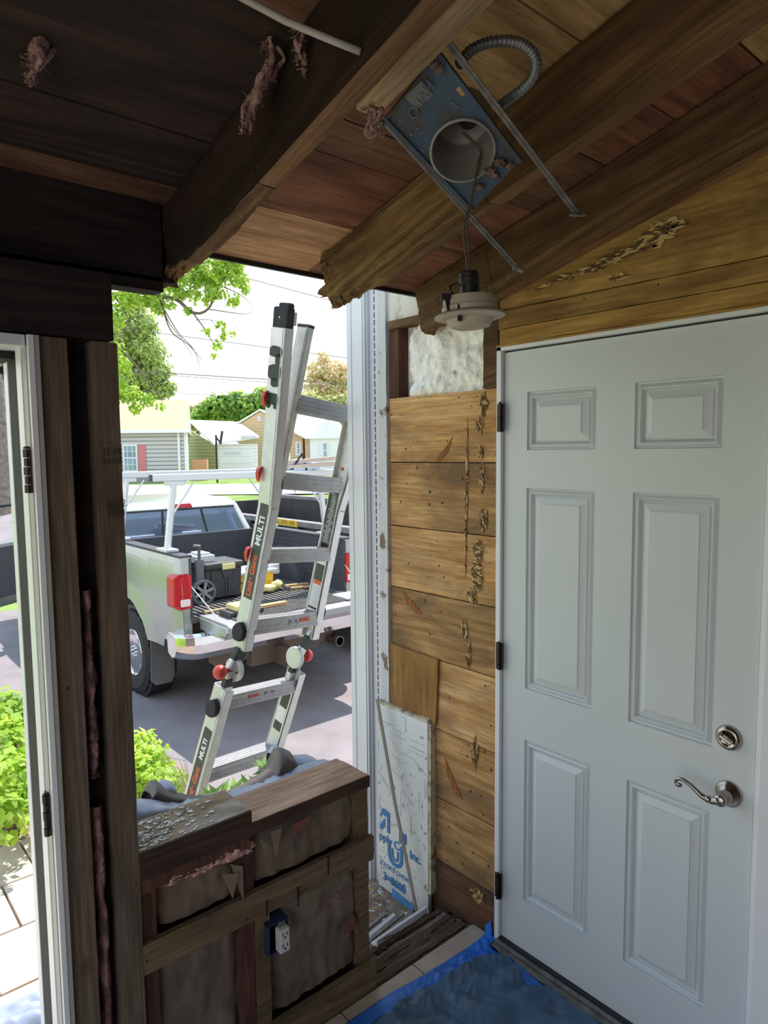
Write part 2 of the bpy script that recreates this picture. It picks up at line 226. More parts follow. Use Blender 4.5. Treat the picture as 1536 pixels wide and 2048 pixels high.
# ------------------------------------------------------------------ mesh builder
class MB:
    def __init__(s): s.bm = bmesh.new(); s.mi = 0
    def _f(s, vs):
        try: f = s.bm.faces.new(vs); f.material_index = s.mi; return f
        except ValueError: return None
    def hexa(s, p):      # 8 points: bottom 4 ccw, top 4 ccw
        v = [s.bm.verts.new(q) for q in p]
        for a in ((3,2,1,0),(4,5,6,7),(0,1,5,4),(1,2,6,5),(2,3,7,6),(3,0,4,7)): s._f([v[i] for i in a])
        return v
    def box(s, x0, x1, y0, y1, z0, z1):
        x0, x1 = min(x0,x1), max(x0,x1); y0, y1 = min(y0,y1), max(y0,y1); z0, z1 = min(z0,z1), max(z0,z1)
        return s.hexa([(x0,y0,z0),(x1,y0,z0),(x1,y1,z0),(x0,y1,z0),(x0,y0,z1),(x1,y0,z1),(x1,y1,z1),(x0,y1,z1)])
    def obox(s, c, ax, ay, az, hx, hy, hz):
        c = V(c); ax, ay, az = V(ax).normalized()*hx, V(ay).normalized()*hy, V(az).normalized()*hz
        return s.hexa([c-ax-ay-az, c+ax-ay-az, c+ax+ay-az, c-ax+ay-az, c-ax-ay+az, c+ax-ay+az, c+ax+ay+az, c-ax+ay+az])
    def bar(s, p0, p1, w, h, up=(0,0,1)):
        p0, p1 = V(p0), V(p1); d = p1-p0; sd = d.cross(V(up)).normalized(); u = sd.cross(d).normalized()
        return s.obox((p0+p1)/2, d, sd, u, d.length/2, w/2, h/2)
    def rough(s, p0, p1, w, h, up=(0,0,1), n=24, m=3, amp=0.004, end=0.0, endlen=0.15, seed=0, mib=None, bite=0.0, bitelen=.3):
        """a sawn board with rough faces; the p1 end is eaten away by 'end' metres"""
        p0, p1 = V(p0), V(p1); d = p1-p0; L = d.length; d = d/L; sd = d.cross(V(up)).normalized(); u = sd.cross(d).normalized()
        prof = []
        for i in range(m): prof.append((-w/2+w*i/m, -h/2))
        for i in range(m*2): prof.append((w/2, -h/2+h*i/(2*m)))
        for i in range(m): prof.append((w/2-w*i/m, h/2))
        for i in range(m*2): prof.append((-w/2, h/2-h*i/(2*m)))
        rings = []
        for k in range(n+1):
            t = k/n; ring = []
            for (a, b) in prof:
                q = p0 + d*L*t
                if bite and b < 0:
                    g = max(0, 1-(L-L*t)/bitelen); g = g*g*(3-2*g) if g < 1 else 1
                    b = b + bite*min(1, g*1.6)*(-b/(h/2))*(.75+.7*mnoise.noise(V((t*L*14, a*20, seed)))+.5*mnoise.noise(V((t*L*45, a*60, seed))))
                e = 0
                if end:
                    f = max(0, 1-(L-L*t)/endlen)
                    nz = mnoise.noise(V((a*22+seed, b*16, seed*3.1)))
                    nz2 = mnoise.noise(V((a*150+seed, b*130, seed)))
                    q = q - d*end*f*(0.5+0.9*nz+0.9*nz2)
                    e = f*end*0.32
                P = q + sd*a + u*b
                nv = V((mnoise.noise(P*19+V((seed,0,0))), mnoise.noise(P*19+V((0,seed,5))), mnoise.noise(P*19+V((3,0,seed)))))
                nf = V((mnoise.noise(P*70+V((seed,0,0))), mnoise.noise(P*70+V((0,seed,5))), mnoise.noise(P*70+V((3,0,seed)))))
                P = P + nv*(amp+e*.7) + nf*(amp*.5+e*.5)
                ring.append(s.bm.verts.new(P))
            rings.append(ring)
        N = len(prof)
        for k in range(n):
            for i in range(N):
                f = s._f([rings[k][i], rings[k+1][i], rings[k+1][(i+1)%N], rings[k][(i+1)%N]])
                if f and mib is not None and i < m: f.material_index = mib
        s._f(rings[0]); s._f(list(reversed(rings[-1])))
    def tube(s, pts, r, seg=8, cap=True):
        pts = [V(p) for p in pts]; rs = r if isinstance(r, (list, tuple)) else [r]*len(pts)
        rings = []; ref = None
        for i, p in enumerate(pts):
            t = (pts[min(i+1, len(pts)-1)]-pts[max(i-1, 0)]).normalized()
            if ref is None: ref = t.orthogonal().normalized()
            ref = (ref - t*ref.dot(t)); ref = ref.normalized() if ref.length > 1e-6 else t.orthogonal().normalized()
            b = t.cross(ref)
            rings.append([s.bm.verts.new(p + (ref*math.cos(a)+b*math.sin(a))*rs[i]) for a in [2*math.pi*k/seg for k in range(seg)]])
        for i in range(len(rings)-1):
            for k in range(seg): s._f([rings[i][k], rings[i][(k+1)%seg], rings[i+1][(k+1)%seg], rings[i+1][k]])
        if cap: s._f(list(reversed(rings[0]))); s._f(rings[-1])
    def lathe(s, c, axis, prof, seg=24, closed=False):
        """prof: list of (radius, height along axis)"""
        c, axis = V(c), V(axis).normalized(); a = axis.orthogonal().normalized(); b = axis.cross(a)
        rings = []
        for r, h in prof:
            rings.append([s.bm.verts.new(c+axis*h+(a*math.cos(t)+b*math.sin(t))*max(r, 1e-5)) for t in [2*math.pi*k/seg for k in range(seg)]])
        for i in range(len(rings)-1):
            for k in range(seg): s._f([rings[i][k], rings[i][(k+1)%seg], rings[i+1][(k+1)%seg], rings[i+1][k]])
        if not closed: s._f(list(reversed(rings[0]))); s._f(rings[-1])
    def cyl(s, p0, p1, r, seg=20): s.tube([p0, p1], r, seg)
    def prism(s, pts, off):
        """polygon pts extruded by vector off"""
        off = V(off); a = [s.bm.verts.new(V(p)) for p in pts]; b = [s.bm.verts.new(V(p)+off) for p in pts]; n = len(pts)
        s._f(list(reversed(a))); s._f(b)
        for i in range(n): s._f([a[i], a[(i+1)%n], b[(i+1)%n], b[i]])
    def poly(s, pts): return s._f([s.bm.verts.new(V(p)) for p in pts])
    def grid(s, fn, nu, nv):
        g = [[s.bm.verts.new(V(fn(i/nu, j/nv))) for j in range(nv+1)] for i in range(nu+1)]
        for i in range(nu):
            for j in range(nv): s._f([g[i][j], g[i+1][j], g[i+1][j+1], g[i][j+1]])
        return g
    def blob(s, c, r, amp=0.3, freq=6, seed=0, sub=3, sc=(1,1,1)):
        b2 = bmesh.new(); bmesh.ops.create_icosphere(b2, subdivisions=sub, radius=1)
        mp = {}
        for v in b2.verts:
            p = v.co.normalized(); k = 1+amp*mnoise.noise(p*freq*.5+V((seed,)*3))+amp*.6*mnoise.noise(p*freq*1.7+V((seed,)*3))+amp*.35*mnoise.noise(p*freq*5+V((seed,)*3))
            mp[v] = s.bm.verts.new(V(c)+V((p.x*r*sc[0], p.y*r*sc[1], p.z*r*sc[2]))*k)
        for f in b2.faces: s._f([mp[v] for v in f.verts])
        b2.free()
    def build(s, name, mats, parent=None, smooth=False, bevel=0.0, solid=0.0, subsurf=0):
        bmesh.ops.recalc_face_normals(s.bm, faces=s.bm.faces) if not getattr(s, 'keepn', False) else None
        me = bpy.data.meshes.new(name); s.bm.to_mesh(me); s.bm.free()
        o = bpy.data.objects.new(name, me); COL.objects.link(o)
        for m in (mats if isinstance(mats, (list, tuple)) else [mats]): me.materials.append(M[m] if isinstance(m, str) else m)
        if smooth:
            for p in me.polygons: p.use_smooth = True
        if solid: md = o.modifiers.new('thick', 'SOLIDIFY'); md.thickness = solid; md.offset = 0
        if bevel: md = o.modifiers.new('edge', 'BEVEL'); md.width = bevel; md.segments = 2; md.limit_method = 'ANGLE'; md.angle_limit = math.radians(40)
        if subsurf: md = o.modifiers.new('round', 'SUBSURF'); md.levels = subsurf; md.render_levels = subsurf
        if parent is not None: setparent(o, parent)
        return o
def rootof(p):
    m = Matrix.Identity(4); q = p
    return q
def setparent(o, p):
    o.parent = p
    o.matrix_parent_inverse = worldmat(p).inverted()
def worldmat(o):
    m = Matrix.LocRotScale(o.location, o.rotation_euler, o.scale)
    if o.parent: m = worldmat(o.parent) @ o.matrix_parent_inverse @ m
    return m
def tag(o, label, cat, group=None, kind=None):
    o['label'] = label; o['category'] = cat
    if group: o['group'] = group
    if kind: o['kind'] = kind
    return o
def thing(name, label, cat, loc=(0,0,0), group=None, kind=None):
    o = bpy.data.objects.new(name, None); o.empty_display_size = 0.1; COL.objects.link(o); o.location = loc
    return tag(o, label, cat, group, kind)
def struct(o, label=None, cat=None):
    o['kind'] = 'structure'
    if label: o['label'] = label
    if cat: o['category'] = cat
    return o
def text(name, s, size, org, xd, yd, mat, parent=None, depth=0.0006, align='LEFT', space=1.0, squash=1.0, weight=0.0):
    cu = bpy.data.curves.new(name, 'FONT'); cu.body = s; cu.size = size; cu.align_x = align; cu.extrude = depth; cu.space_character = space; cu.offset = weight
    t = bpy.data.objects.new(name, cu); COL.objects.link(t)
    dg = bpy.context.evaluated_depsgraph_get(); dg.update()
    me = bpy.data.meshes.new_from_object(t.evaluated_get(dg)); bpy.data.objects.remove(t)
    xd, yd = V(xd).normalized(), V(yd).normalized(); zd = xd.cross(yd)
    mt = Matrix(((xd.x*squash, yd.x, zd.x, org[0]), (xd.y*squash, yd.y, zd.y, org[1]), (xd.z*squash, yd.z, zd.z, org[2]), (0,0,0,1)))
    me.transform(mt); o = bpy.data.objects.new(name, me); COL.objects.link(o); me.materials.clear(); me.materials.append(M[mat])
    if parent is not None: setparent(o, parent)
    return o

# ================================================================== THE PORCH SHELL
DK = 2.38                                  # underside of roof boards: z = DK - 0.25*y
def deckpt(X, Y, k=DK):
    r = ray(X, Y); t = (k-0.25*CAM.y-CAM.z)/(r.z+0.25*r.y); return CAM + r*t
def zdeck(y): return DK-0.25*y
def zraf(y): return 2.187-0.25*y
YE = 0.27
# floor of beige tiles
m = MB(); m.mi = 1; m.box(-3.2, 0.0, -3.6, -0.010, -0.06, -0.006)
m.mi = 0; ts = 0.305
iy = -0.011
while iy > -3.5:
    ix = -0.004 - (0.0)
    k = 0
    while ix > -3.1:
        m.box(ix-ts+.004, ix, iy-ts+.004, iy, -0.02, 0.0); ix -= ts
    iy -= ts
struct(m.build('floor', ['tile', 'grout'], bevel=0.0015), 'beige tiled porch floor around the blue tarp')
m = MB(); m.box(-3.2, 0.0, -3.6, 0.12, -0.6, -0.062); m.box(-1.22, -0.47, -0.010, 0.12, -.062, -.002)
struct(m.build('trim_6', 'w_sill_rot'))
# the rest of the porch: closed back, large left opening added to light the door
m = MB(); m.box(-3.2, 0.0, -3.68, -3.6, -.06, 3.4); struct(m.build('wall_back', 'w_deck_brown'))
m = MB(); m.box(-2.78, -2.7, -3.6, -2.5, -.06, 3.2); m.box(-2.78, -2.7, -.35, .1, -.06, 2.5); m.box(-2.78, -2.7, -2.5, -.35, -.06, .12); m.box(-2.78, -2.7, -2.5, -.35, 2.25, 3.1); struct(m.build('wall_left', 'w_deck_brown'))
# roof boards: one ceiling, planks coloured per bay
bays = [(-3.2, -1.02), (-1.02, -0.49), (-0.49, 0.0)]
cuts_px = {0: [(0, 285), (0, 60)], 1: [(520, 412), (622, 297), (660, 228)], 2: [(840, 520), (1000, 410), (1148, 300)]}
mats = ['w_deck_dark', 'w_deck_brown', 'w_deck_red', 'w_deck_tan', 'w_deck_gold']
order = {0: [1, 0, 0, 0, 1, 0, 0, 1, 0, 1, 0, 0, 1, 0, 0, 0, 0, 0, 0, 0, 0, 0], 1: [3, 2, 1, 2, 4, 4, 4, 4, 4, 4, 4, 4, 4, 4, 4, 4, 4, 4, 4, 4, 4, 4],
         2: [2, 2, 1, 2, 2, 4, 4, 3, 4, 4, 4, 3, 4, 4, 4, 4, 4, 4, 4, 4, 4, 4]}
cuts = {0: [YE, deckpt(0, 430).y if False else deckpt(0, 285).y], 1: [YE] + [deckpt(*p).y for p in cuts_px[1]], 2: [YE] + [deckpt(*p).y for p in [(900, 500), (1010, 405), (1148, 300)]]}
m = MB()
for b, (xa, xb) in enumerate(bays):
    ys = list(cuts[b]); ys = [ys[0]] + [y for y in ys[1:] if y < ys[0]-.05]
    ys.sort(reverse=True)
    while ys[-1] > -3.5: ys.append(ys[-1]-(0.19 if b else .17)-0.02*random.random())
    for i in range(len(ys)-1):
        m.mi = order[b][min(i, 21)]; ya, yb = ys[i+1]+.0035, ys[i]
        q = [(xa, ya, zdeck(ya)), (xb, ya, zdeck(ya)), (xb, yb, zdeck(yb)), (xa, yb, zdeck(yb))]
        dz = random.uniform(-.001, .003)
        m.hexa([(p[0], p[1], p[2]+dz) for p in q] + [(p[0], p[1], p[2]+.022) for p in q])
m.mi = 5
q = [(-3.2, -3.6, zdeck(-3.6)+.024), (0.0, -3.6, zdeck(-3.6)+.024), (0.0, YE+.01, zdeck(YE)+.024), (-3.2, YE+.01, zdeck(YE)+.024)]
m.hexa(q + [(p[0], p[1], p[2]+.02) for p in q])
ceil = m.build('ceiling', mats+['black']); struct(ceil, 'old plank underside of the porch roof')
# metal drip edge at the eave
m = MB(); m.box(-1.0, 0.0, YE, YE+.012, zdeck(YE)-.012, zdeck(YE)+.03); struct(m.build('trim_7', 'black'))

# rafters
def rafter(x0, wd, ytop, yend, mat, label, end=0.07, seed=1, rotmat='w_rot', endlen=0.3, rl=.34, bite=.03):
    t = thing('rafter', label, 'rafter', (x0+wd/2, yend, zraf(yend)), 'roof rafters')
    h = 0.181; yc = lambda y: zraf(y)+h/2/math.cos(SL)
    up = (0, math.sin(SL), math.cos(SL))
    m = MB(); ysp = yend-rl
    m.rough((x0+wd/2, ytop, yc(ytop)), (x0+wd/2, ysp, yc(ysp)), wd, h, up, n=60, amp=.0022, seed=seed, mib=1)
    m.build('beam', [mat, 'w_rafter_low'], t)
    m = MB(); m.rough((x0+wd/2, ysp+.002, yc(ysp+.002)), (x0+wd/2, yend, yc(yend)), wd*1.0, h, up, n=70, m=10, amp=.003, end=end, endlen=endlen, seed=seed, mib=1, bite=bite, bitelen=.32)
    o = m.build('rotted_end', [rotmat, 'w_rot'], t); o['label'] = 'splintered rotten end of the rafter'
    return t
rafter(-1.04, .045, -3.5, 0.215, 'w_rafter_dark', 'dark sooty rafter with rotted end above the ladder, leftmost of the three in view', end=.10, seed=1.3, rotmat='w_rafter_dark', endlen=.16, rl=.55)
rafter(-0.51, .045, -3.5, 0.175, 'w_rafter', 'brown rafter crossing behind the blue light housing, with splintered end over the opening', end=.055, seed=4.1, endlen=.12, rl=.66)
rafter(-0.047, .043, -3.5, 0.22, 'w_rafter', 'brown rafter running up along the house wall above the white door', end=.006, seed=7.7, rotmat='w_rafter', endlen=.03)
# lighter furring nailed along the first rafter's lower side
ysb = deckpt(700, 222, 2.187).y; m = MB(); m.rough((-0.972, -3.4, zraf(-3.4)+.062), (-0.972, ysb, zraf(ysb)+.062), .044, .135, (0, math.sin(SL), math.cos(SL)), n=40, amp=.0015, seed=9)
tag(m.build('sister_board', 'w_scab'), 'pale brown board nailed along the right side of the sooty rafter', 'board')
# grey cable crossing the ceiling
a = deckpt(470, -12, 2.36); b_ = onx(722, 104, -1.042)
m = MB(); m.tube([a+(a-b_)*1.2, a+(a-b_)*.3+V((0,0,.01)), a, a*.6+b_*.4+V((0,0,-.006)), a*.25+b_*.75+V((0,0,-.003)), b_], .006, 10)
tag(m.build('cable', M.setdefault('cable_grey', plain('cable_grey', (.42, .40, .36), .5)), smooth=True), 'thick grey electrical cable crossing the dark ceiling into the rafter', 'cable')

# header beam and fascia over the opening
m = MB(); m.rough((-3.2, .045, 2.065), (-1.216, .045, 2.065), .09, .148, n=40, amp=.002, seed=2)
struct(m.build('trim_1', 'w_black'), 'black sooty header beam above the studs')
m = MB(); m.rough((-3.2, .268, 2.243), (-1.0, .268, 2.243), .03, .146, n=40, amp=.0015, seed=3); m.box(-3.2, -1.02, .10, .255, 2.165, 2.175)
struct(m.build('trim_2', 'w_black'), 'black fascia board left of the open eave')
m = MB(); m.box(-3.2, -1.05, .1, .13, 2.14, 2.36); struct(m.build('trim_3', 'w_black'))

M['w_dark_face'] = wood('dark_face', (.10, .06, .04), (.05, .03, .022), 'x', amt=.3, gs=10, stain=(.03, .02, .015), off=4.4)  # darker wood for the thin strips over plate and block fronts
# ------------------------------------------------------------------ front knee wall
wf = bpy.data.objects.new('wall_front', None); COL.objects.link(wf); wf.location = (-.85, 0, 0); struct(wf, 'open framed knee wall with kraft faced insulation')
def stud(x0, x1, z0, z1, mat, y0=.018, y1=.107, seed=0, lab=None):
    m = MB(); m.rough(((x0+x1)/2, (y0+y1)/2, z0), ((x0+x1)/2, (y0+y1)/2, z1), abs(y1-y0), abs(x1-x0), (1, 0, 0), n=30, amp=.0014, seed=seed)
    o = m.build('stud', mat, wf)
    if lab: o['label'] = lab
    return o
stud(-1.376, -1.318, 0, 1.985, 'w_stud', y0=0, y1=.10, seed=1, lab='grey brown stud beside the white jamb')
s2 = stud(-1.266, -1.210, 0, 1.985, 'w_stud', y0=-.002, y1=.10, seed=2, lab='grey brown stud with pencil figures')
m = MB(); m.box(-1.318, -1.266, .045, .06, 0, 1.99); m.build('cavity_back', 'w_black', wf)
# pencil figures
for s, X, Y, sz in (('12 1/8', 205, 912, .024), ('16 1/8', 207, 930, .022), ('36 1/2', 213, 1017, .024), ('22 5/8', 215, 1035, .022)):
    p = ony(X, Y, -.0075); text('pencil_figures', s, sz, p, (1, 0, .06), (0, 0, 1), 'pencil', wf, .0002, squash=.72)
# pink insulation pushed into the cavity
def fluffcol(name, pts, w, y, mat, parent, seed):
    m = MB()
    def fn(u, v):
        k = u*(len(pts)-1); i = min(int(k), len(pts)-2); f = k-i
        c = V(pts[i]).lerp(V(pts[i+1]), f); ww = w*(0.75+.4*mnoise.noise(V((u*9, seed, 0))))
        x = (v-.5)*2
        n1 = mnoise.noise(V((x*1.3, u*14, seed)))+.5*mnoise.noise(V((x*5, u*50, seed)))
        return (c.x+x*ww, y+.012*x*x*2-.016*(1-x*x)-.013*n1, c.z)
    m.grid(fn, 120, 16); o = m.build(name, mat, parent, smooth=True); return o
fluffcol('insulation_batt', [(-1.292, 0, .03), (-1.294, 0, .6), (-1.295, 0, .9)], .026, .03, 'pink_dark', wf, 3)
fluffcol('insulation_batt', [(-1.296, 0, .97), (-1.294, 0, 1.15), (-1.296, 0, 1.42)], .024, .03, 'pink_dark', wf, 6)
# knee wall framing
stud(-.512, -.470, .088, .683, 'w_batten', y0=.02, seed=4)
stud(-1.205, -1.165, .0, .683, 'w_stud_red', y0=.02, seed=5)
stud(-.93, -.885, .0, .683, 'w_stud_red', y0=.02, seed=6)
stud(-.885, -.842, .0, .43, 'w_batten', y0=.012, y1=.03, seed=7)
m = MB(); m.rough((-1.215, .008, .474), (-.465, .008, .474), .018, .079, n=60, amp=.0012, seed=8); m.build('furring_strip', 'w_batten', wf)
m = MB(); m.rough((-.642, -.001, .484), (-.465, -.001, .484), .006, .055, n=30, amp=.001, seed=18); m.build('furring_strip', 'w_batten', wf)
m = MB(); m.rough((-1.215, .006, .045), (-.462, .006, .045), .022, .088, n=60, amp=.0018, seed=9); m.build('furring_strip', 'w_batten', wf)
m = MB(); m.rough((-1.21, .068, .700), (-.480, .068, .700), .137, .036, n=60, amp=.0012, seed=10)
m.build('top_plate', 'w_plate', wf)['label'] = 'reddish brown top plate'
m = MB(); m.rough((-.904, -.002, .700), (-.480, -.002, .700), .004, .037, n=40, amp=.0006, seed=30); m.rough((-1.209, -.003, .7375), (-.900, -.003, .7375), .006, .038, n=40, amp=.0006, seed=32); m.rough((-1.209, -.002, .7), (-.904, -.002, .7), .004, .037, n=40, amp=.0006, seed=33); m.build('dark_face', 'w_dark_face', wf)['label'] = 'dark face of the plates'
m = MB(); m.rough((-.90, .153, .699), (-.482, .153, .699), .028, .034, n=40, amp=.0012, seed=11); m.build('top_plate', 'w_plate', wf)
m = MB(); m.rough((-1.208, .075, .738), (-.901, .075, .738), .148, .036, n=50, amp=.0016, seed=12); m.build('sill_block', 'w_plate_old', wf)['label'] = 'old sill block with flaking white paint'
m = MB(); rnd = random.Random(31)
for i in range(210):
    x = -1.2+abs(rnd.gauss(0, .09)); y = rnd.uniform(.006, .14); r = rnd.uniform(.0008, .0065); a0 = rnd.uniform(0, 6.28)
    if x > -.95: continue
    m.prism([(x+math.cos(a0+k*1.05)*r*rnd.uniform(.5, 1.4)*1.5, y+math.sin(a0+k*1.05)*r*rnd.uniform(.4, 1), .7572) for k in range(6)], (0, 0, .0012))
m.build('paint_flakes', 'old_white_board', wf)
m = MB(); m.rough((-1.208, .02, .668), (-.905, .02, .668), .038, .045, n=30, amp=.0016, seed=13); m.build('top_plate', 'w_stud_red', wf)
# outer sheathing behind the insulation
m = MB(); m.box(-1.21, -.47, .107, .12, -.6, .682); m.build('outer_sheathing', 'w_black', wf)
def kraft(x0, x1, z0, z1, seed, amp=.012, y=.045):
    m = MB()
    def fn(u, v):
        x = x0+(x1-x0)*u; z = z0+(z1-z0)*v
        n = mnoise.noise(V((x*9, z*4, seed)))*amp + mnoise.noise(V((x*34, z*16, seed)))*amp*.45 + abs(mnoise.noise(V((x*13+z*9, z*7, seed+9))))*amp*.8
        e = (abs(u-.5)*2)**6*.018
        return (x, y-.012+n+e, z)
    m.grid(fn, 70, 60); return m.build('kraft_insulation', 'kraft', wf, smooth=True)
kraft(-1.165, -.93, .515, .68, 1); kraft(-.885, -.512, .515, .683, 2, .016)
kraft(-1.165, -.93, .088, .434, 3); kraft(-.842, -.512, .088, .434, 4, .016)
M['red_print'] = plain('faded_red_print', (.20, .07, .05), .8)
text('printed_lettering', 'PINK', .030, (-.66, .012, .628), (1, 0, .05), (0, 0, 1), 'red_print', wf, .0002)
text('printed_lettering', 'EcoTouch', .026, (-.685, .012, .573), (1, 0, .03), (0, 0, 1), 'red_print', wf, .0002)
text('printed_lettering', 'R-15', .055, (-.575, .010, .385), (-1, 0, -.05), (0, 0, -1), 'red_print', wf, .0002)
m = MB(); m.prism([(-.765, .011, .625), (-.70, .011, .635), (-.695, .011, .66), (-.76, .011, .655)], (0, .0006, 0)); m.prism([(-.58, .011, .225), (-.535, .011, .23), (-.535, .011, .27), (-.58, .011, .265)], (0, .0006, 0)); m.build('printed_block', 'red_print', wf)
# torn kraft flaps and pink tufts
def tuft(name, c, r, sc, mat, parent, seed, amp=.55, sub=4):
    m = MB(); m.blob(c, r, amp, 5, seed, sub, sc); return m.build(name, mat, parent, smooth=True)
for i, (X, Y, r) in enumerate(((345, 1755, .02), (375, 1742, .017), (405, 1733, .022), (440, 1715, .02), (465, 1706, .024), (490, 1696, .018))):
    p = ony(X, Y, .012); tuft('pink_tuft', p, r, (1.5, .6, .75), 'pink', wf, i)
m = MB()
for (pts) in ([(-.872, .004, .66), (-.855, .0, .60), (-.842, .006, .63)], [(-.835, .004, .665), (-.80, .0, .668), (-.812, .002, .61), (-.822, .001, .585)], [(-.985, .01, .60), (-.965, -.006, .53), (-.94, .0, .59)], [(-.96, .01, .62), (-.93, -.004, .50), (-.925, .006, .60)]):
    m.prism(pts, (0, .001, 0))
m.build('torn_kraft_flap', 'kraft', wf)
# saw cuts in the furring
m = MB()
for x, z0, z1 in ((-.645, .46, .52), (-.755, .41, .47), (-.86, .43, .475)): m.box(x, x+.003, -.0045, .0, z0, z1)
m.box(-.755, -.715, -.0028, 0, .448, .4505)
m.build('saw_cut', 'black', wf)

# electrical outlet
ot = thing('electrical_outlet', 'white duplex outlet in a blue box on the knee wall', 'outlet', (-.80, 0, .36))
M['box_blue'] = plain('box_blue', (.016, .04, .085), .5)
pa, pb = ony(531, 1818, 0.0), ony(577, 1900, 0.0)
xl, xr = pa.x, pa.x+.066; zt = .402; zb = .312
m = MB(); 
for a in ((xl, xl+.004, zb, zt), (xr-.004, xr, zb, zt), (xl, xr, zb, zb+.004), (xl, xr, zt-.004, zt)): m.box(a[0], a[1], -.012, .045, a[2], a[3])
m.box(xl, xr, .035, .04, zb, zt); m.build('box', 'box_blue', ot, bevel=.001)
cx = (xl+xr)/2+.008
M['outlet_white'] = plain('outlet_white', (.62, .60, .56), .4)
m = MB(); m.box(cx-.016, cx+.016, -.034, -.006, zb+.006, zb+.076); m.build('receptacle', 'outlet_white', ot, bevel=.003)
m = MB(); m.box(cx-.011, cx+.011, -.018, -.015, zb+.0, zt-.0); m.build('mounting_strap', 'galv', ot)
m = MB()
for zc in (zb+.024, zb+.058):
    m.box(cx-.009, cx-.006, -.0347, -.032, zc, zc+.009); m.box(cx+.005, cx+.008, -.0347, -.032, zc, zc+.008); m.lathe((cx, -.0342, zc-.006), (0, 1, 0), [(.0032, -.0006), (.0032, .001)], 10)
m.build('slot', 'black', ot)

# ------------------------------------------------------------------ doorway jamb on the left
dj = bpy.data.objects.new('door_2', None); COL.objects.link(dj); dj.location = (-1.41, .08, 0); struct(dj, 'open white doorway frame at the left edge')
def vstrip(name, x0, x1, y0, y1, z0, z1, mat, bev=.001):
    m = MB(); m.box(x0, x1, y0, y1, z0, z1); return m.build(name, mat, dj, bevel=bev)
M['jamb_shadow'] = plain('jamb_grey_shaded', (.40, .38, .36), .5)  # grey trim with the casing edge shadow painted into the colour
ZT = 1.985
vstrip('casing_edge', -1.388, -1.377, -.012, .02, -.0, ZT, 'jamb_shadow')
vstrip('jamb', -1.400, -1.388, -.014, .0, -.0, ZT, 'trim_white')
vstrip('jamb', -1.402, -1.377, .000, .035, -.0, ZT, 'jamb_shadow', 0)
vstrip('door_stop', -1.404, -1.377, .036, .080, -.05, ZT, 'trim_white')
vstrip('weather_strip', -1.402, -1.377, .081, .160, -.1, ZT, 'black_rubber')
vstrip('brickmould', -1.404, -1.377, .161, .196, -.5, 2.0, 'trim_white')
m = MB(); m.box(-2.4, -1.396, .0, .10, 1.962, 1.985); m.build('head_jamb', 'vinyl_grey', dj)
m = MB(); m.box(-2.4, -1.40, .10, .2, 1.945, 1.985); m.build('head_weather_strip', 'black_rubber', dj)
def hinge(c, h, dirn, mat, parent, rad=.0065, leaf=None):
    """barrel with five knuckles along z; leaf plates given as boxes"""
    hb = MB(); n = 5
    for i in range(n):
        z0 = c.z-h/2+h*i/n; hb.lathe((c.x, c.y, z0), (0, 0, 1), [(rad*(1.0 if i % 2 == 0 else .86), .0006), (rad*(1.0 if i % 2 == 0 else .86), h/n-.0008)], 14)
    hb.lathe((c.x, c.y, c.z+h/2), (0, 0, 1), [(rad*.8, 0), (rad*.9, .003), (rad*.4, .006)], 12)
    if leaf: hb.box(*leaf)
    return hb.build('hinge', mat, parent, smooth=False, bevel=.0006)
for Y in (942, 1612):
    p = onx(62 if Y < 1000 else 90, Y, -1.40)
    hinge(V((-1.408, .008, p.z)), .095, 1, 'bronze', dj, .0085, (-1.405, -1.401, .0, .035, p.z-.046, p.z+.046))
m = MB(); p = ony(6, 742, .3); m.box(p.x-.05, p.x+.012, .28, .31, p.z-.008, p.z+.008); m.lathe((p.x+.004, .285, p.z+.014), (0, 1, 0), [(.008, 0), (.008, .02)], 10); m.lathe((p.x+.004, .285, p.z-.014), (0, 1, 0), [(.008, 0), (.008, .02)], 10)
m.build('door_closer_bracket', 'black', dj)

# ------------------------------------------------------------------ house wall on the right
wr = bpy.data.objects.new('wall_right', None); COL.objects.link(wr); wr.location = (0, 0, 0); struct(wr, 'bare board sheathed house wall beside the door')
m = MB(); seams = [1.94, 1.69, 1.44, 1.195, .95, .68, .41, .16, -.10]; YL, YR = .432, -.118
for i in range(len(seams)-1):
    z1, z0 = seams[i]-.002, seams[i+1]+.002; m.mi = [0, 1, 0, 1, 0, 1, 1, 2][i]
    dx = random.uniform(-.001, .001)
    m.rough((.011+dx, YR, (z0+z1)/2), (.011+dx, YL, (z0+z1)/2), .022, z1-z0, n=30, m=3, amp=.0009, seed=i*3.3)
m.build('sheathing', ['w_sheath', 'w_sheath2', 'w_sheath_low'], wr)
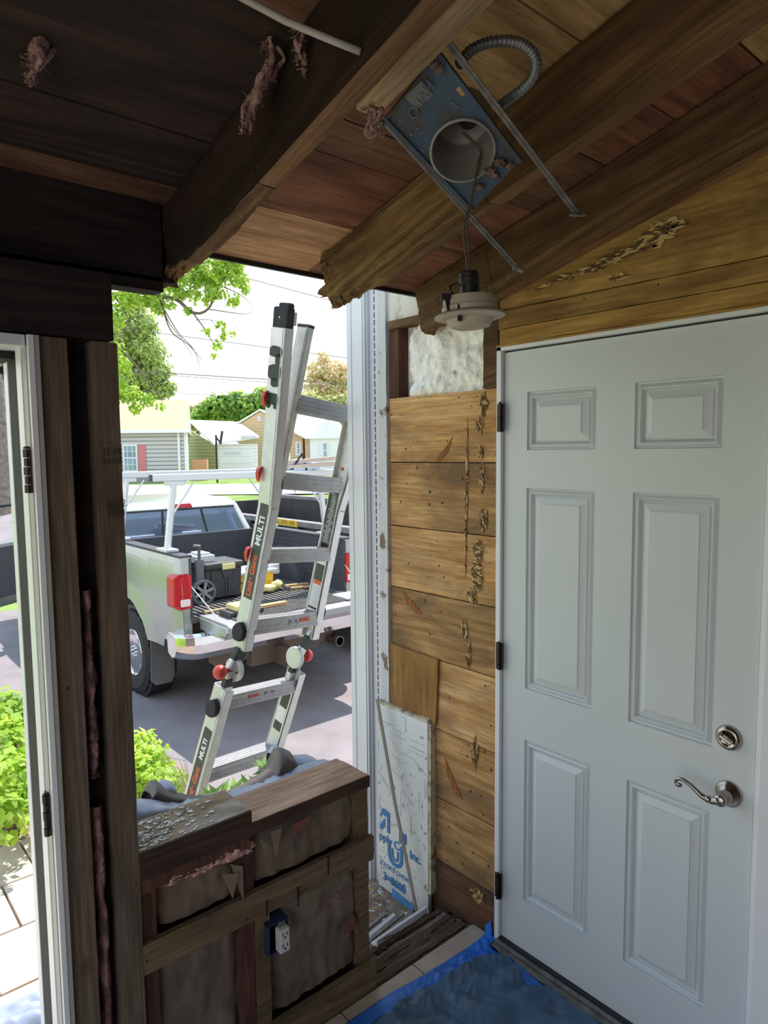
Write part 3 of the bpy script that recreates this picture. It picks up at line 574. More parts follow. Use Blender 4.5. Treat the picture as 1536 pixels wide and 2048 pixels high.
# dark knots, holes and insect galleries
m = MB()
def slivers(m, y, z, w, h, n, seed, along='z', x=-.0015, wid=.004, ln=.03, mats=(0, 1), back=2):
    rnd = random.Random(seed); m.mi = back; pts = []
    for k in range(26):
        a = 2*math.pi*k/26; rr = .55+.35*mnoise.noise(V((math.cos(a)*2, math.sin(a)*2, seed*.37)))+.2*mnoise.noise(V((math.cos(a)*6, math.sin(a)*6, seed*.7)))
        pts.append((x+.0010, y+math.cos(a)*w*rr, z+math.sin(a)*h*rr))
    m.prism(pts, (-.0006, 0, 0))
    for i in range(n):
        a = rnd.uniform(0, 6.283); rr = math.sqrt(rnd.random()); yy = y+math.cos(a)*rr*w/2; zz = z+math.sin(a)*rr*h/2
        l = ln*rnd.uniform(.4, 1.2); ww = wid*rnd.uniform(.4, 1.3); an = rnd.gauss(0, .25)
        d = V((0, math.sin(an), math.cos(an))) if along == 'z' else V((0, math.cos(an), math.sin(an)))
        s_ = V((1, 0, 0)).cross(d); c = V((x-rnd.uniform(0, .002), yy, zz)); m.mi = mats[0] if rnd.random() < .55 else mats[1]
        pts = [c-d*l/2, c-d*l/4+s_*ww/2*rnd.uniform(.6, 1.3), c+d*l/4+s_*ww/2, c+d*l/2, c+d*l/4-s_*ww/2, c-d*l/4-s_*ww/2]
        m.prism(pts, (-rnd.uniform(.0006, .0022), 0, 0))
for (X, Y, w, h, n) in ((968, 810, .035, .07, 22), (960, 850, .03, .05, 12), (962, 905, .02, .04, 10), (965, 960, .02, .09, 18), (968, 1040, .035, .07, 22), (958, 1100, .04, .06, 26), (955, 1150, .045, .10, 46), (945, 1190, .04, .05, 22), (930, 1260, .03, .06, 16), (938, 1310, .02, .08, 12), (950, 1500, .03, .10, 12), (955, 1790, .06, .05, 24), (935, 930, .008, .3, 14), (932, 1060, .008, .28, 14)):
    p = onx(X, Y); slivers(m, p.y, p.z, w, h, int(n*1.7), int(X+Y), 'z' if Y < 1095 or Y > 1180 else 'y', ln=.02, wid=.005)
for (X, Y, w, h, n) in ((1315, 470, .10, .045, 26), (1345, 450, .06, .03, 16), (1270, 500, .10, .02, 16), (1220, 520, .10, .02, 20), (1180, 540, .08, .015, 14), (1130, 555, .10, .012, 14), (1240, 555, .05, .012, 8), (1085, 575, .05, .01, 8)):
    p = onx(X, Y); slivers(m, p.y, p.z, w, h, n, int(X+Y), 'y', ln=.045, wid=.006, x=-.002, back=0 if X > 1290 else 2)
m.build('insect_damage', [M.setdefault('damage_light', plain('damage_light', (.58, .40, .17), .9)), M.setdefault('damage_dark', plain('damage_dark', (.12, .065, .03), .9)), plain('damage_brown', (.34, .20, .08), .9, scale=90, col2=(.14, .08, .035), bump=.6)], wr)
m = MB()
for X, Y, r in ((860, 984, .0055), (859, 1009, .005), (885, 1006, .004)):
    p = onx(X, Y); m.lathe((-.0008, p.y, p.z), (-1, 0, 0), [(r, -.001), (r, .0012)], 14)
rnd = random.Random(5)
for i in range(150):
    y = rnd.uniform(YR+.01, YL-.01); z = rnd.choice(seams[:-1])-rnd.choice((.02, .04, .2, .1, .13, .06))*rnd.uniform(.6, 1.1); r = rnd.uniform(.0009, .0022)
    if z > 1.92: continue
    m.lathe((-.0008, y, z), (-1, 0, 0), [(r, -.001), (r*.8, .0008)], 7)
m.build('nail_holes', 'black', wr)
M['knot_red'] = wood('knot_red', (.42, .17, .05), (.26, .09, .03), 'z', amt=.2, gs=12, off=2)
m = MB()
for pts in ([(905, 873), (893, 893), (868, 922), (880, 923), (896, 905)], [(805, 1180), (845, 1228), (838, 1230), (815, 1210)], [(890, 1515), (925, 1598), (912, 1592), (893, 1545)]):
    m.prism([onx(a, b, -.0004) for a, b in pts], (-.0014, 0, 0))
m.build('knot', 'knot_red', wr)
# boards over the door
zs = [2.068] + [onx(1536, Y).z for Y in (606, 562, 510)]
def wallboard(y0, y1, z0, z1, mat, x0=-.0, th=.022, amp=.0012, seed=0, nm='header_board'):
    m = MB(); m.rough((x0+th/2, y0, (z0+z1)/2), (x0+th/2, y1, (z0+z1)/2), th, z1-z0, n=60, m=3, amp=amp, seed=seed); return m.build(nm, mat, wr)
wallboard(-1.9, -.118, zs[0], zs[1]-.002, 'w_head', -.012, .034, seed=1)
wallboard(-1.9, -.125, zs[1], zs[2]-.003, 'w_head', -.006, .028, seed=2)
wallboard(-1.9, -.10, zs[2], zs[3]-.004, 'w_gable', -.002, .024, seed=3)
wallboard(-1.9, -.06, zs[3], zs[3]+.30, 'w_gable', .002, .02, seed=4, nm='gable_board')
wallboard(-1.9, -.2, zs[3]+.303, 3.2, 'w_gable', .002, .02, seed=5, nm='gable_board')
wallboard(-3.6, -1.9, 2.0, 3.3, 'w_gable', .002, .02, seed=6, nm='gable_board')
m = MB(); m.box(.03, .05, -3.6, -.13, 2.07, 3.4); m.box(0.05, .06, -.13, .5, -.6, 1.94); m.box(.024, .05, -.13, .5, -.6, 1.92); m.build('wall_backing', 'black', wr)
# framed pocket of white insulation above the boards
m = MB(); m.box(.0, .085, .378, .43, 1.94, 2.27); m.build('stud', 'w_stud_red', wr)
m = MB(); m.rough((.045, .405, 1.94), (.045, .405, 2.25), .07, .012, (0, 1, 0), n=10, amp=.001, seed=2); 
m.build('stud', 'w_stud_red', wr)
m = MB(); m.rough((.04, -.085, 1.94), (.04, -.085, 2.22), .085, .065, (0, 1, 0), n=20, amp=.0015, seed=12); m.build('stud', 'w_rafter', wr)
m = MB(); m.box(.085, .1, -.13, .45, 1.90, 2.35); m.box(0.03, .085, -.12, .43, 1.925, 1.938); m.build('pocket_back', 'w_sheath_low', wr)
a, b_ = onx(778, 657, -.01), onx(905, 628, -.01)
m = MB(); m.rough(a+V((.02, 0, .01)), b_+V((.02, 0, .01)), .05, .028, n=20, amp=.002, seed=3); m.build('ledger_scrap', 'w_rafter', wr)['label'] = 'weathered strip above the white insulation'
m = MB()
rim = [(802, 662), (812, 690), (806, 705), (818, 735), (805, 770), (802, 797), (960, 780), (962, 655)]
def fn(u, v):
    yl = .355+.03*mnoise.noise(V((v*6, 1, 0))); y = yl+(-.052-yl)*u; z = 1.935+.28*v
    n = mnoise.noise(V((y*14, z*14, 0)))*.022+mnoise.noise(V((y*36, z*36, 2)))*.010+abs(mnoise.noise(V((y*9, z*20, 5))))*.014
    e = max(0, 1-u*9)**2*.03
    return (.022-n+e, y, z)
m.grid(fn, 90, 60)
tag(m.build('white_insulation', 'white_fluff', smooth=True), 'white fluffy insulation stuffed in the open pocket above the sheathing boards', 'insulation')
# painted board above the pocket
p0, p1 = onx(765, 578), onx(838, 640)
m = MB(); m.box(-.001, .011, .436, p1.y, 2.235, 2.42); m.box(-.003, .011, .262, .266, 2.235, 2.42); m.build('painted_board', 'old_white_board', wr)
# exterior trim at the house corner
z0 = -.6
m = MB(); m.box(-.03, .02, .548, .66, z0, 2.62); m.box(-.034, -.03, .558, .565, z0, 2.62); m.box(-.033, -.03, .63, .66, z0, 2.62)
struct(m.build('trim_4', 'trim_white', bevel=.002), 'white corner post at the edge of the opening')
m = MB(); m.box(-.008, .02, .485, .547, z0, 2.62); m.box(-.02, -.008, .54, .547, z0, 2.62)
tr = m.build('trim_5', 'vinyl_grey', bevel=.001); struct(tr, 'slotted pale grey siding channel beside the corner post')
m = MB(); z = -.2
while z < 2.5: m.box(-.0095, -.0078, .508, .512, z, z+.022); z += .030
m.build('nail_slot', 'black', tr)
m = MB(); m.rough((.0, .459, z0), (.0, .459, 2.5), .03, .048, (0, 1, 0), n=120, amp=.0016, seed=4); struct(m.build('trim_8', 'peeling'), 'board edge with peeling white paint')
m = MB(); m.box(.012, .03, .425, .47, z0, 2.4); struct(m.build('trim_9', 'black'))

# foam board with blue print
fz1 = .705
fb = thing('foam_board', 'white scratched foam board with blue printing leaning on the sheathing', 'foam board', (-.02, .35, -.09))
m = MB(); m.mi = 0
m.rough((-.022, .196, .308), (-.022, .494, .308), .018, .79, n=40, m=4, amp=.0008, seed=2)
m.build('foam_panel', 'foam', fb)
m = MB(); m.rough((-.012, .184, .36), (-.012, .197, .36), .032, .68, n=4, m=6, amp=.003, seed=5); m.rough((-.018, .2, .708), (-.018, .49, .708), .022, .012, n=40, amp=.004, seed=6)
m.build('ragged_edge', 'foam_side', fb)
# blue print on it (text runs along the wall, away from the corner post, so x direction is -Y)
XF = -.0335
def ft(s, X, Y, size, **k): p = onx(X, Y, XF); text('blue_lettering', s, size, p, (0, -1, 0), (0, 0, 1), 'blue_print', fb, .0004, **k)
ft('pply Co., Inc.', 758, 1676, .049, space=.98, weight=.0006)
ft('CTOR\'S CHOICE', 760, 1727, .027)
ft('3=8600', 766, 1757, .047, squash=.95, weight=.0012)
def px(pts, x=XF): return [onx(a, b, x) for a, b in pts]
m = MB()
m.prism(px([(760, 1626), (766, 1616), (779, 1627), (779, 1668), (774, 1665), (774, 1634), (766, 1628), (760, 1634)]), (-.0005, 0, 0))
m.prism(px([(760, 1648), (769, 1636), (769, 1655), (766, 1652), (765, 1660), (760, 1656)]), (-.0005, 0, 0))
m.prism(px([(798, 1662), (798, 1685), (803, 1688), (812, 1690), (812, 1670)]), (-.0005, 0, 0))
c = px([(790, 1713)])[0]
for r0, r1 in ((.030, .046), (.012, .022)):
    N = 16; out = [(c.y+math.cos(math.pi+math.pi*k/N)*r1, c.z+math.sin(math.pi+math.pi*k/N)*r1) for k in range(N+1)]; inn = [(c.y+math.cos(math.pi+math.pi*k/N)*r0, c.z+math.sin(math.pi+math.pi*k/N)*r0) for k in range(N, -1, -1)]
    h = .05 if r1 > .04 else .028
    pts = [(XF, out[0][0], c.z+h)] + [(XF, *q) for q in out] + [(XF, out[-1][0], c.z+h), (XF, inn[0][0], c.z+h)] + [(XF, *q) for q in inn] + [(XF, inn[-1][0], c.z+h)]
    m.prism(pts, (-.0005, 0, 0))
m.build('blue_logo', 'blue_print', fb)
M['blue_print_light'] = plain('blue_print_light', (.10, .33, .66), .6, var=.2, scale=30)
m = MB(); m.prism(px([(784, 1776), (828, 1812), (826, 1822), (812, 1822), (784, 1800)]), (-.0004, 0, 0)); m.build('blue_label_block', 'blue_print_light', fb)
# scratches on the foam face
m = MB(); rnd = random.Random(3)
for i in range(60):
    y, z = rnd.uniform(.2, .49), rnd.uniform(-.05, .68); a = rnd.choice((rnd.gauss(.5, .1), rnd.gauss(-.5, .1), 1.57, 0)); l = rnd.uniform(.03, .12)
    p, q = V((-.0316, y, z)), V((-.0316, min(.49, max(.2, y+math.cos(a)*l)), min(.69, max(-.06, z+math.sin(a)*l)))); m.bar(p, q, .0012, .0008, up=(1, 0, 0))
m.build('scratch', plain('scratch', (.42, .42, .43), .8), fb)

pl = [onx(X, Y, -.012) for X, Y in ((781, 1287), (876, 1320), (871, 1450), (781, 1410))]
m = MB(); m.prism(pl, (.011, 0, 0)); o = m.build('plywood_scrap', 'w_ply', bevel=.001)
tag(o, 'square brown plywood scrap nailed to the sheathing above the foam board', 'plywood')
p0, p1 = onx(754, 1398, -.075), onx(833, 1822, -.075)
m = MB(); m.bar(p0, (p0+p1)/2+V((-.004, .004, 0)), .003, .017, up=(0, 1, .3)); m.bar((p0+p1)/2+V((-.004, .004, 0)), p1, .003, .017, up=(0, 1, .3))
tag(m.build('wood_lath', 'w_lath'), 'thin grey lath strip leaning across the foam board', 'lath')

# ------------------------------------------------------------------ rotten sill strip between knee wall and house
m = MB(); rnd = random.Random(11)
for i in range(9):
    y = .002+i*.0165; w_ = rnd.uniform(.018, .03); z = -.012-rnd.uniform(0, .02)-(.01 if 3 < i < 6 else 0); m.mi = 1 if i in (3, 6) else 0
    m.rough((-.50, y, z-.01), (-.004+rnd.uniform(-.04, 0), y+rnd.uniform(-.006, .006), z-.008), w_, .035+rnd.uniform(0, .012), n=50, m=3, amp=.005, seed=i*2.1)
tag(m.build('rotten_sill', ['w_sill_rot', 'w_lath']), 'crumbling rotten wooden sill between the knee wall and the house', 'sill', kind=None)
m = MB()
for i in range(55):
    y, x = rnd.uniform(-.02, .15), rnd.uniform(-.46, -.02); a = rnd.gauss(0, .5); l = rnd.uniform(.01, .04)
    m.bar((x, y, .006+rnd.random()*.006), (x+math.cos(a)*l, y+math.sin(a)*l, .006+rnd.random()*.012), rnd.uniform(.001, .004), .0012)
tag(m.build('wood_debris', 'w_sill_rot'), 'loose wood splinters scattered on the rotten sill', 'debris', kind='stuff')
a, b_ = onz(752, 1888, .005), onz(853, 1820, .005)
m = MB(); m.bar(a, b_, .012, .03); m.bar(a+V((-.0, .02, -.012)), b_+V((0, .02, -.012)), .02, .004)
tag(m.build('metal_track', 'trim_white', bevel=.001), 'white aluminium track lying beside the rotten sill', 'track')
for k, (dy, dz, mt, s_) in enumerate(((.045, -.02, 'galv', 'dull metal strip behind the white track'), (.07, -.03, 'vinyl_grey', 'grey plastic strip under the foam board'), (.10, -.03, 'galv', 'farthest thin metal strip on the outdoor side of the sill'))):
    m = MB(); m.bar(a+V((-.02, dy, dz)), b_+V((-.07-.02*k, dy+.01, dz+.01)), .016, .008); tag(m.build('metal_strip', mt), s_, 'strip', 'strips beside the sill')
m = MB(); rnd = random.Random(4)
for i in range(170):
    x, y = rnd.uniform(-.42, -.09), rnd.uniform(.24, .48); a = rnd.uniform(0, 6.28); l = rnd.uniform(.008, .03); m.mi = rnd.choice((0, 1, 1, 2))
    z = -.08+rnd.random()*.06*(1-abs(y-.4)*2); m.bar((x, y, z), (x+math.cos(a)*l, y+math.sin(a)*l, z+rnd.uniform(-.01, .012)), rnd.uniform(.003, .012), .0015)
tag(m.build('debris_pile', ['damage_light', 'bark', 'foam']), 'dry leaves and foam crumbs heaped below the foam board', 'debris', kind='stuff')
m = MB(); m.box(-.45, 0, .165, .66, -.6, -.095); struct(m.build('trim_10', 'soil'))

# ------------------------------------------------------------------ white panel door
d1 = bpy.data.objects.new('door_1', None); COL.objects.link(d1); d1.location = (0, -.54, 0.02); struct(d1, 'white six panel door with satin nickel lever')
DY0, DY1, DZ0, DZ1 = -.952, -.140, .022, 2.050
pan = [(-.482, -.232, 1.732, 1.917), (-.845, -.604, 1.732, 1.917), (-.482, -.232, .943, 1.610), (-.845, -.604, .943, 1.610), (-.482, -.232, .200, .767), (-.845, -.604, .200, .767)]
m = MB(); m.keepn = True; XD = .004
ysx = sorted(set([DY0, DY1]+[p[0] for p in pan]+[p[1] for p in pan])); zsx = sorted(set([DZ0, DZ1]+[p[2] for p in pan]+[p[3] for p in pan]))
def face(y0, y1, z0, z1, xx): m.poly([(xx, y1, z0), (xx, y0, z0), (xx, y0, z1), (xx, y1, z1)])
for i in range(len(ysx)-1):
    for j in range(len(zsx)-1):
        yc, zc = (ysx[i]+ysx[i+1])/2, (zsx[j]+zsx[j+1])/2
        if not any(p[0] < yc < p[1] and p[2] < zc < p[3] for p in pan): face(ysx[i], ysx[i+1], zsx[j], zsx[j+1], XD)
prof = [(0, 0), (.002, .009), (.006, .011), (.011, .004), (.016, .001), (.020, .005), (.024, .013), (.027, .015), (.029, .015), (.0295, .010), (.050, .0010), (.0505, -.0015), (.053, -.0015)]
for (y0, y1, z0, z1) in pan:
    for k in range(len(prof)-1):
        o0, x0 = prof[k]; o1, x1 = prof[k+1]
        A = [(XD+x0, y1-o0, z0+o0), (XD+x0, y0+o0, z0+o0), (XD+x0, y0+o0, z1-o0), (XD+x0, y1-o0, z1-o0)]
        B = [(XD+x1, y1-o1, z0+o1), (XD+x1, y0+o1, z0+o1), (XD+x1, y0+o1, z1-o1), (XD+x1, y1-o1, z1-o1)]
        for q in range(4): m.poly([A[q], A[(q+1) % 4], B[(q+1) % 4], B[q]])
    o = prof[-1][0]; face(y0+o, y1-o, z0+o, z1-o, XD+prof[-1][1])
# edges
m.poly([(XD, DY1, DZ0), (XD, DY1, DZ1), (.045, DY1, DZ1), (.045, DY1, DZ0)]); m.poly([(XD, DY0, DZ1), (XD, DY0, DZ0), (.045, DY0, DZ0), (.045, DY0, DZ1)])
m.poly([(XD, DY1, DZ1), (XD, DY0, DZ1), (.045, DY0, DZ1), (.045, DY1, DZ1)]); m.poly([(XD, DY0, DZ0), (XD, DY1, DZ0), (.045, DY1, DZ0), (.045, DY0, DZ0)])
m.poly([(.045, DY0, DZ0), (.045, DY1, DZ0), (.045, DY1, DZ1), (.045, DY0, DZ1)])
m.build('door_leaf', 'door_paint', d1)
m = MB(); m.box(-.012, .05, -.137, -.118, -.01, 2.068); m.box(.02, .05, -.14, -.137, -.01, 2.068)
m.box(-.012, .05, -1.0, -.118, 2.056, 2.068)
m.box(-.006, .05, -.990, -.956, -.01, 2.068); m.box(-.018, .0, -1.035, -.972, -.01, 2.12); m.box(-.024, .0, -1.11, -1.03, -.01, 2.13); m.box(.046, .06, -.98, -.12, 0, 2.06)
m.build('door_frame', 'trim_white', d1, bevel=.0012)
m = MB(); m.box(.008, .03, -.956, -.952, 0, 2.055); m.box(.010, .03, -.14, -.137, 0, 2.055); m.box(.01, .03, -.952, -.14, 2.051, 2.056); m.box(-.012, .04, -.96, -.135, .004, .021); m.build('weather_seal', 'black', d1)
m = MB(); m.box(-.055, -.012, -.97, -.13, -.002, .010); m.box(-.030, -.012, -.97, -.13, .010, .016); m.build('threshold', 'galv', d1, bevel=.001)
for Y in (836, 1312, 1772):
    p = onx(994, Y, -.018); hinge(V((-.018, -.1385, p.z)), .092, 1, 'bronze', d1, .0062, (-.014, -.010, -.15, -.122, p.z-.046, p.z+.046))
# deadbolt
p = onx(1457, 1476); m = MB(); m.lathe((XD, p.y, p.z), (-1, 0, 0), [(.033, 0), (.0335, .004), (.030, .010), (.024, .014), (.021, .0145), (.020, .012), (.0, .012)], 40)
db = m.build('deadbolt', 'nickel', d1, smooth=True)
m = MB(); m.obox((XD-.018, p.y, p.z), (0, .9, .42), (-1, 0, 0), (0, -.42, .9), .017, .009, .0045); m.build('thumb_turn', 'nickel', db, bevel=.003)
# lever
p = onx(1457, 1588); m = MB(); m.lathe((XD, p.y, p.z), (-1, 0, 0), [(.034, 0), (.0345, .004), (.031, .008), (.029, .009), (.027, .013), (.018, .019), (.0155, .022), (.0145, .030), (.0150, .050), (.0165, .056), (.012, .062), (0, .063)], 40)
ro = m.build('lever_rose', 'nickel', d1, smooth=True)
m = MB(); X0 = -.052; pts = []
lv = [(0, 0, .0105), (.022, -.006, .0095), (.045, -.002, .0075), (.065, .010, .006), (.085, .020, .0052), (.102, .022, .0048), (.112, .016, .0044), (.114, .007, .0042), (.107, .001, .004), (.100, .004, .0036), (.101, .010, .003)]
pts = [(X0-.003, p.y+a, p.z+b) for a, b, r in lv]; cvs = []
for i in range(len(pts)-1):
    for k in range(4):
        t = k/4; P = [V(pts[max(0, i-1)]), V(pts[i]), V(pts[i+1]), V(pts[min(len(pts)-1, i+2)])]
        cvs.append((0.5*((2*P[1])+(-P[0]+P[2])*t+(2*P[0]-5*P[1]+4*P[2]-P[3])*t*t+(-P[0]+3*P[1]-3*P[2]+P[3])*t**3), lv[i][2]*(1-t)+lv[i+1][2]*t))
m.tube([c[0] for c in cvs], [c[1] for c in cvs], 12); m.lathe((X0-.012, p.y+.026, p.z-.003), (-1, 0, 0), [(.008, -.01), (.009, 0), (.005, .004), (0, .005)], 16); m.lathe((X0-.006, p.y+.104, p.z+.006), (-1, 0, 0), [(.006, 0), (.005, .004), (0, .005)], 14)
m.build('lever_handle', 'nickel', ro, smooth=True)

# ------------------------------------------------------------------ blue tarp on the floor
Lp = [onz(*q) for q in ((981, 1859), (960, 1880), (934, 1899), (853, 1950), (773, 1994), (700, 2045))]; Rp = [onz(*q) for q in ((992, 1866), (1010, 1888), (1040, 1913), (1083, 1974), (1128, 1980), (1207, 2045))]
Lp.append(Lp[-1]+(Lp[-1]-Lp[-2])*5); Rp.append(Rp[-1]+(Rp[-1]-Rp[-2])*4+V((0, -.1, 0)))
m = MB()
def fn(u, v):
    k = u**1.3*(len(Lp)-1); i = min(int(k), len(Lp)-2); f = k-i
    a = Lp[i].lerp(Lp[i+1], f); b = Rp[i].lerp(Rp[i+1], f); p = a.lerp(b, v)
    n = abs(mnoise.noise(V((p.x*7+p.y*5, p.y*9, 0))))*.035+mnoise.noise(V((p.x*22, p.y*17+p.x*9, 3)))*.008+abs(mnoise.noise(V((p.x*34-p.y*20, p.y*30, 8))))*.008
    e = min(1, min(v, 1-v)*5+.12)*min(1, u*6+.2)
    ap = max(0, 1-u*14)*.055
    return (min(p.x, -.056 if p.y < -.13 else -.01), p.y, .005+max(0, n)*e+ap*(.4+.6*v))
m.grid(fn, 150, 120)
tag(m.build('blue_tarp', 'blue_tarp', smooth=True, solid=.001), 'crumpled blue tarp spread on the tile floor by the door', 'tarp')
blue_fn = fn; LB_, RB_ = Lp, Rp
def zblue(x, y):
    n = abs(mnoise.noise(V((x*7+y*5, y*9, 0))))*.035+mnoise.noise(V((x*22, y*17+x*9, 3)))*.008+abs(mnoise.noise(V((x*34-y*20, y*30, 8))))*.008
    return .005+max(0, n)
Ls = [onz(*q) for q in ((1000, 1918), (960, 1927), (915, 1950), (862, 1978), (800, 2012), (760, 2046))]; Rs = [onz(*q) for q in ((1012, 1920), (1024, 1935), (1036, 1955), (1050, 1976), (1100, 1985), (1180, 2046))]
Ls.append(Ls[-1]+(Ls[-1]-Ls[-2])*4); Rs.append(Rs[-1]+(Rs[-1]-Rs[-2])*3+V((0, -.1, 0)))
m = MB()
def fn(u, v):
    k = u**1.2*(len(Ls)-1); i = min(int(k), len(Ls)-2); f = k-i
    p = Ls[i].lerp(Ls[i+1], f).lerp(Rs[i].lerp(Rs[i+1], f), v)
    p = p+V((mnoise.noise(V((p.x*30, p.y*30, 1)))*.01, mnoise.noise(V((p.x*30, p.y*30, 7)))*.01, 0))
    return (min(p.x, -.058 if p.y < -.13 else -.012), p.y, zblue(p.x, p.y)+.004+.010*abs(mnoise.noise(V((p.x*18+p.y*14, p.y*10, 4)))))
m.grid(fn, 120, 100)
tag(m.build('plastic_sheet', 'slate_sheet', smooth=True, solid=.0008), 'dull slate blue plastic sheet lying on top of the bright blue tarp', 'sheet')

# ================================================================== HANGING RECESSED LIGHT
vd_ = ray(925, 301).normalized(); pn = (vd_*.6+V((0, 0, .5))).normalized(); PC = atd(925, 301, 1.30)
def onpl(X, Y, P=PC, n=pn): r = ray(X, Y); return CAM + r*((P-CAM).dot(n)/r.dot(n))
BL1, BR1, BL2, BR2 = onpl(870, 50), onpl(1156, 430), onpl(762, 235), onpl(1036, 538)
lh = thing('recessed_light_housing', 'blue galvanised recessed light housing hanging skewed between the rafters', 'light housing', (BL1+BR2)/2)
m = MB(); m.bar(BL1, BR1, .012, .004, up=pn); m.bar(BL1+pn*.004, BR1+pn*.004, .002, .012, up=pn); m.obox(BR1, RT, UP*.3+FW, UP, .016, .008, .002); m.build('hanger_bar', 'galv', lh)
m = MB(); m.bar(BL2, BR2, .012, .004, up=pn); m.bar(BL2+pn*.004, BR2+pn*.004, .002, .012, up=pn); m.obox(BR2, RT-UP*.4, FW, UP, .012, .010, .002)
m.obox(BR2-RT*.012-UP*.008, RT+UP, FW, UP, .014, .004, .003); m.build('hanger_bar', 'galv', lh)
cor = [onpl(*q) for q in ((771, 238), (876, 106), (1040, 322), (944, 420))]
cc = onpl(925, 301); er = (onpl(989, 296)-cc).length
ex = (cor[3]-cor[0]).normalized(); ey = pn.cross(ex).normalized()
# plate with a round hole: ring of quads from hole to the outline
m = MB(); N = 64; edge = []; 
def on_outline(ang):
    d = ex*math.cos(ang)+ey*math.sin(ang); best = None
    for i in range(4):
        a, b = cor[i], cor[(i+1) % 4]; e = b-a; nn = e.cross(pn)
        den = d.dot(nn)
        if abs(den) < 1e-9: continue
        t = (a-cc).dot(nn)/den
        if t <= 0: continue
        q = cc+d*t; s_ = (q-a).dot(e)/e.dot(e)
        if -1e-4 <= s_ <= 1.0001 and (best is None or t < best): best = t
    return cc+d*(best or er*1.2)
inner = [cc+(ex*math.cos(2*math.pi*k/N)+ey*math.sin(2*math.pi*k/N))*er for k in range(N)]; outer = [on_outline(2*math.pi*k/N) for k in range(N)]
# keep the corners sharp
for c_ in cor:
    k = min(range(N), key=lambda i: (outer[i]-c_).length); outer[k] = c_
for k in range(N):
    a, b, c_, d_ = inner[k], inner[(k+1) % N], outer[(k+1) % N], outer[k]
    m.hexa([a, b, c_, d_, a+pn*.0015, b+pn*.0015, c_+pn*.0015, d_+pn*.0015])
plate = m.build('mounting_plate', 'plate_blue', lh)
m = MB()
for i in (0, 2):     # folded lips along the bars
    a, b = cor[(i+3) % 4] if i == 0 else cor[1], cor[0] if i == 0 else cor[2]
    m.bar(a, b, .008, .012, up=pn)
m.bar(cor[0], cor[1], .003, .01, up=pn); m.build('plate_flange', 'plate_blue', plate)
m = MB(); m.lathe(cc, pn, [(er*.97, -.006), (er*1.04, -.006), (er*1.04, .001), (er*.985, .001), (er*.97, .115), (er*.9, .12), (er*.0, .12), (er*.0, .117), (er*.88, .117), (er*.955, .11), (er*.965, 0), (er*.97, -.006)], 64, closed=True)
can = m.build('can', 'can_grey', lh, smooth=True)
m = MB(); m.lathe(cc+pn*.11+ex*er*.18-ey*er*.1, pn, [(er*.30, 0), (er*.30, .006)], 24); m.build('socket_hole', 'black', can)
# knockout, embossed marks, junction window
m = MB()
def pp(X, Y, k=-.0015): return onpl(X, Y)+pn*k
m.obox(pp(838, 190), ex, ey, pn, .016, .020, .001); m.build('embossed_badge', plain('badge', (.20, .22, .20), .5, metal=.4), plate)
hl = (onpl(865, 215)-onpl(835, 245)).normalized()
text('embossed_lettering', 'HALO', .028, pp(872, 170, -.003), (pp(835, 235)-pp(872, 175)), (pp(838, 190)-pp(862, 212)), 'steel', plate, .0012, space=.9)
m = MB(); m.mi = 0; m.obox(pp(924, 180), ex, ey, pn, .009, .007, .0008); m.build('knockout', 'w_deck_tan', plate, bevel=.001)
m = MB()
for X, Y in ((835, 257), (843, 265), (822, 268), (858, 296), (846, 300), (905, 205), (912, 212), (800, 240), (960, 390), (940, 395), (885, 120), (897, 138)):
    m = MB(); m.lathe(pp(X, Y, -.0018), pn, [(.0028, 0), (.0028, .0016)], 10); m.build('rivet', 'steel', plate)
# soot and fluff stuck to the plate
m = MB()
for i, (X, Y, r) in enumerate(((868, 120, .014), (880, 135, .012), (978, 340, .014), (1000, 325, .013), (1020, 330, .011), (960, 372, .010), (748, 232, .014), (760, 246, .010), (750, 222, .011), (990, 350, .010))):
    m = MB(); m.blob(pp(X, Y, -.003), r*.8, .8, 6, i, 3, (1, 1, .6)); m.build('dirt_clump', M.setdefault('dirt_clump', plain('dirt_clump', (.10, .07, .055), 1, scale=50, col2=(.26, .19, .17), bump=.6)), lh, smooth=True)
# flexible conduit
def spl(P, n=10):
    P = [V(p) for p in P]; out = []
    for i in range(len(P)-1):
        p = [P[max(0, i-1)], P[i], P[i+1], P[min(len(P)-1, i+2)]]
        for k in range(n):
            t = k/n; out.append(0.5*((2*p[1])+(-p[0]+p[2])*t+(2*p[0]-5*p[1]+4*p[2]-p[3])*t*t+(-p[0]+3*p[1]-3*p[2]+p[3])*t**3))
    out.append(P[-1]); return out
d0 = 1.40
P = spl([atd(918, 130, 1.25), atd(940, 102, 1.22), atd(975, 86, 1.20), atd(1018, 82, 1.18), atd(1052, 93, 1.17), atd(1071, 118, 1.17), atd(1068, 150, 1.19), atd(1045, 178, 1.22), atd(1008, 206, 1.27), atd(1000, 215, 1.3)], 14)
m = MB(); m.tube(P, [.0088+.0014*math.sin(i*2.1) for i in range(len(P))], 14); 
o = m.build('flexible_conduit', 'steel', lh, smooth=True)
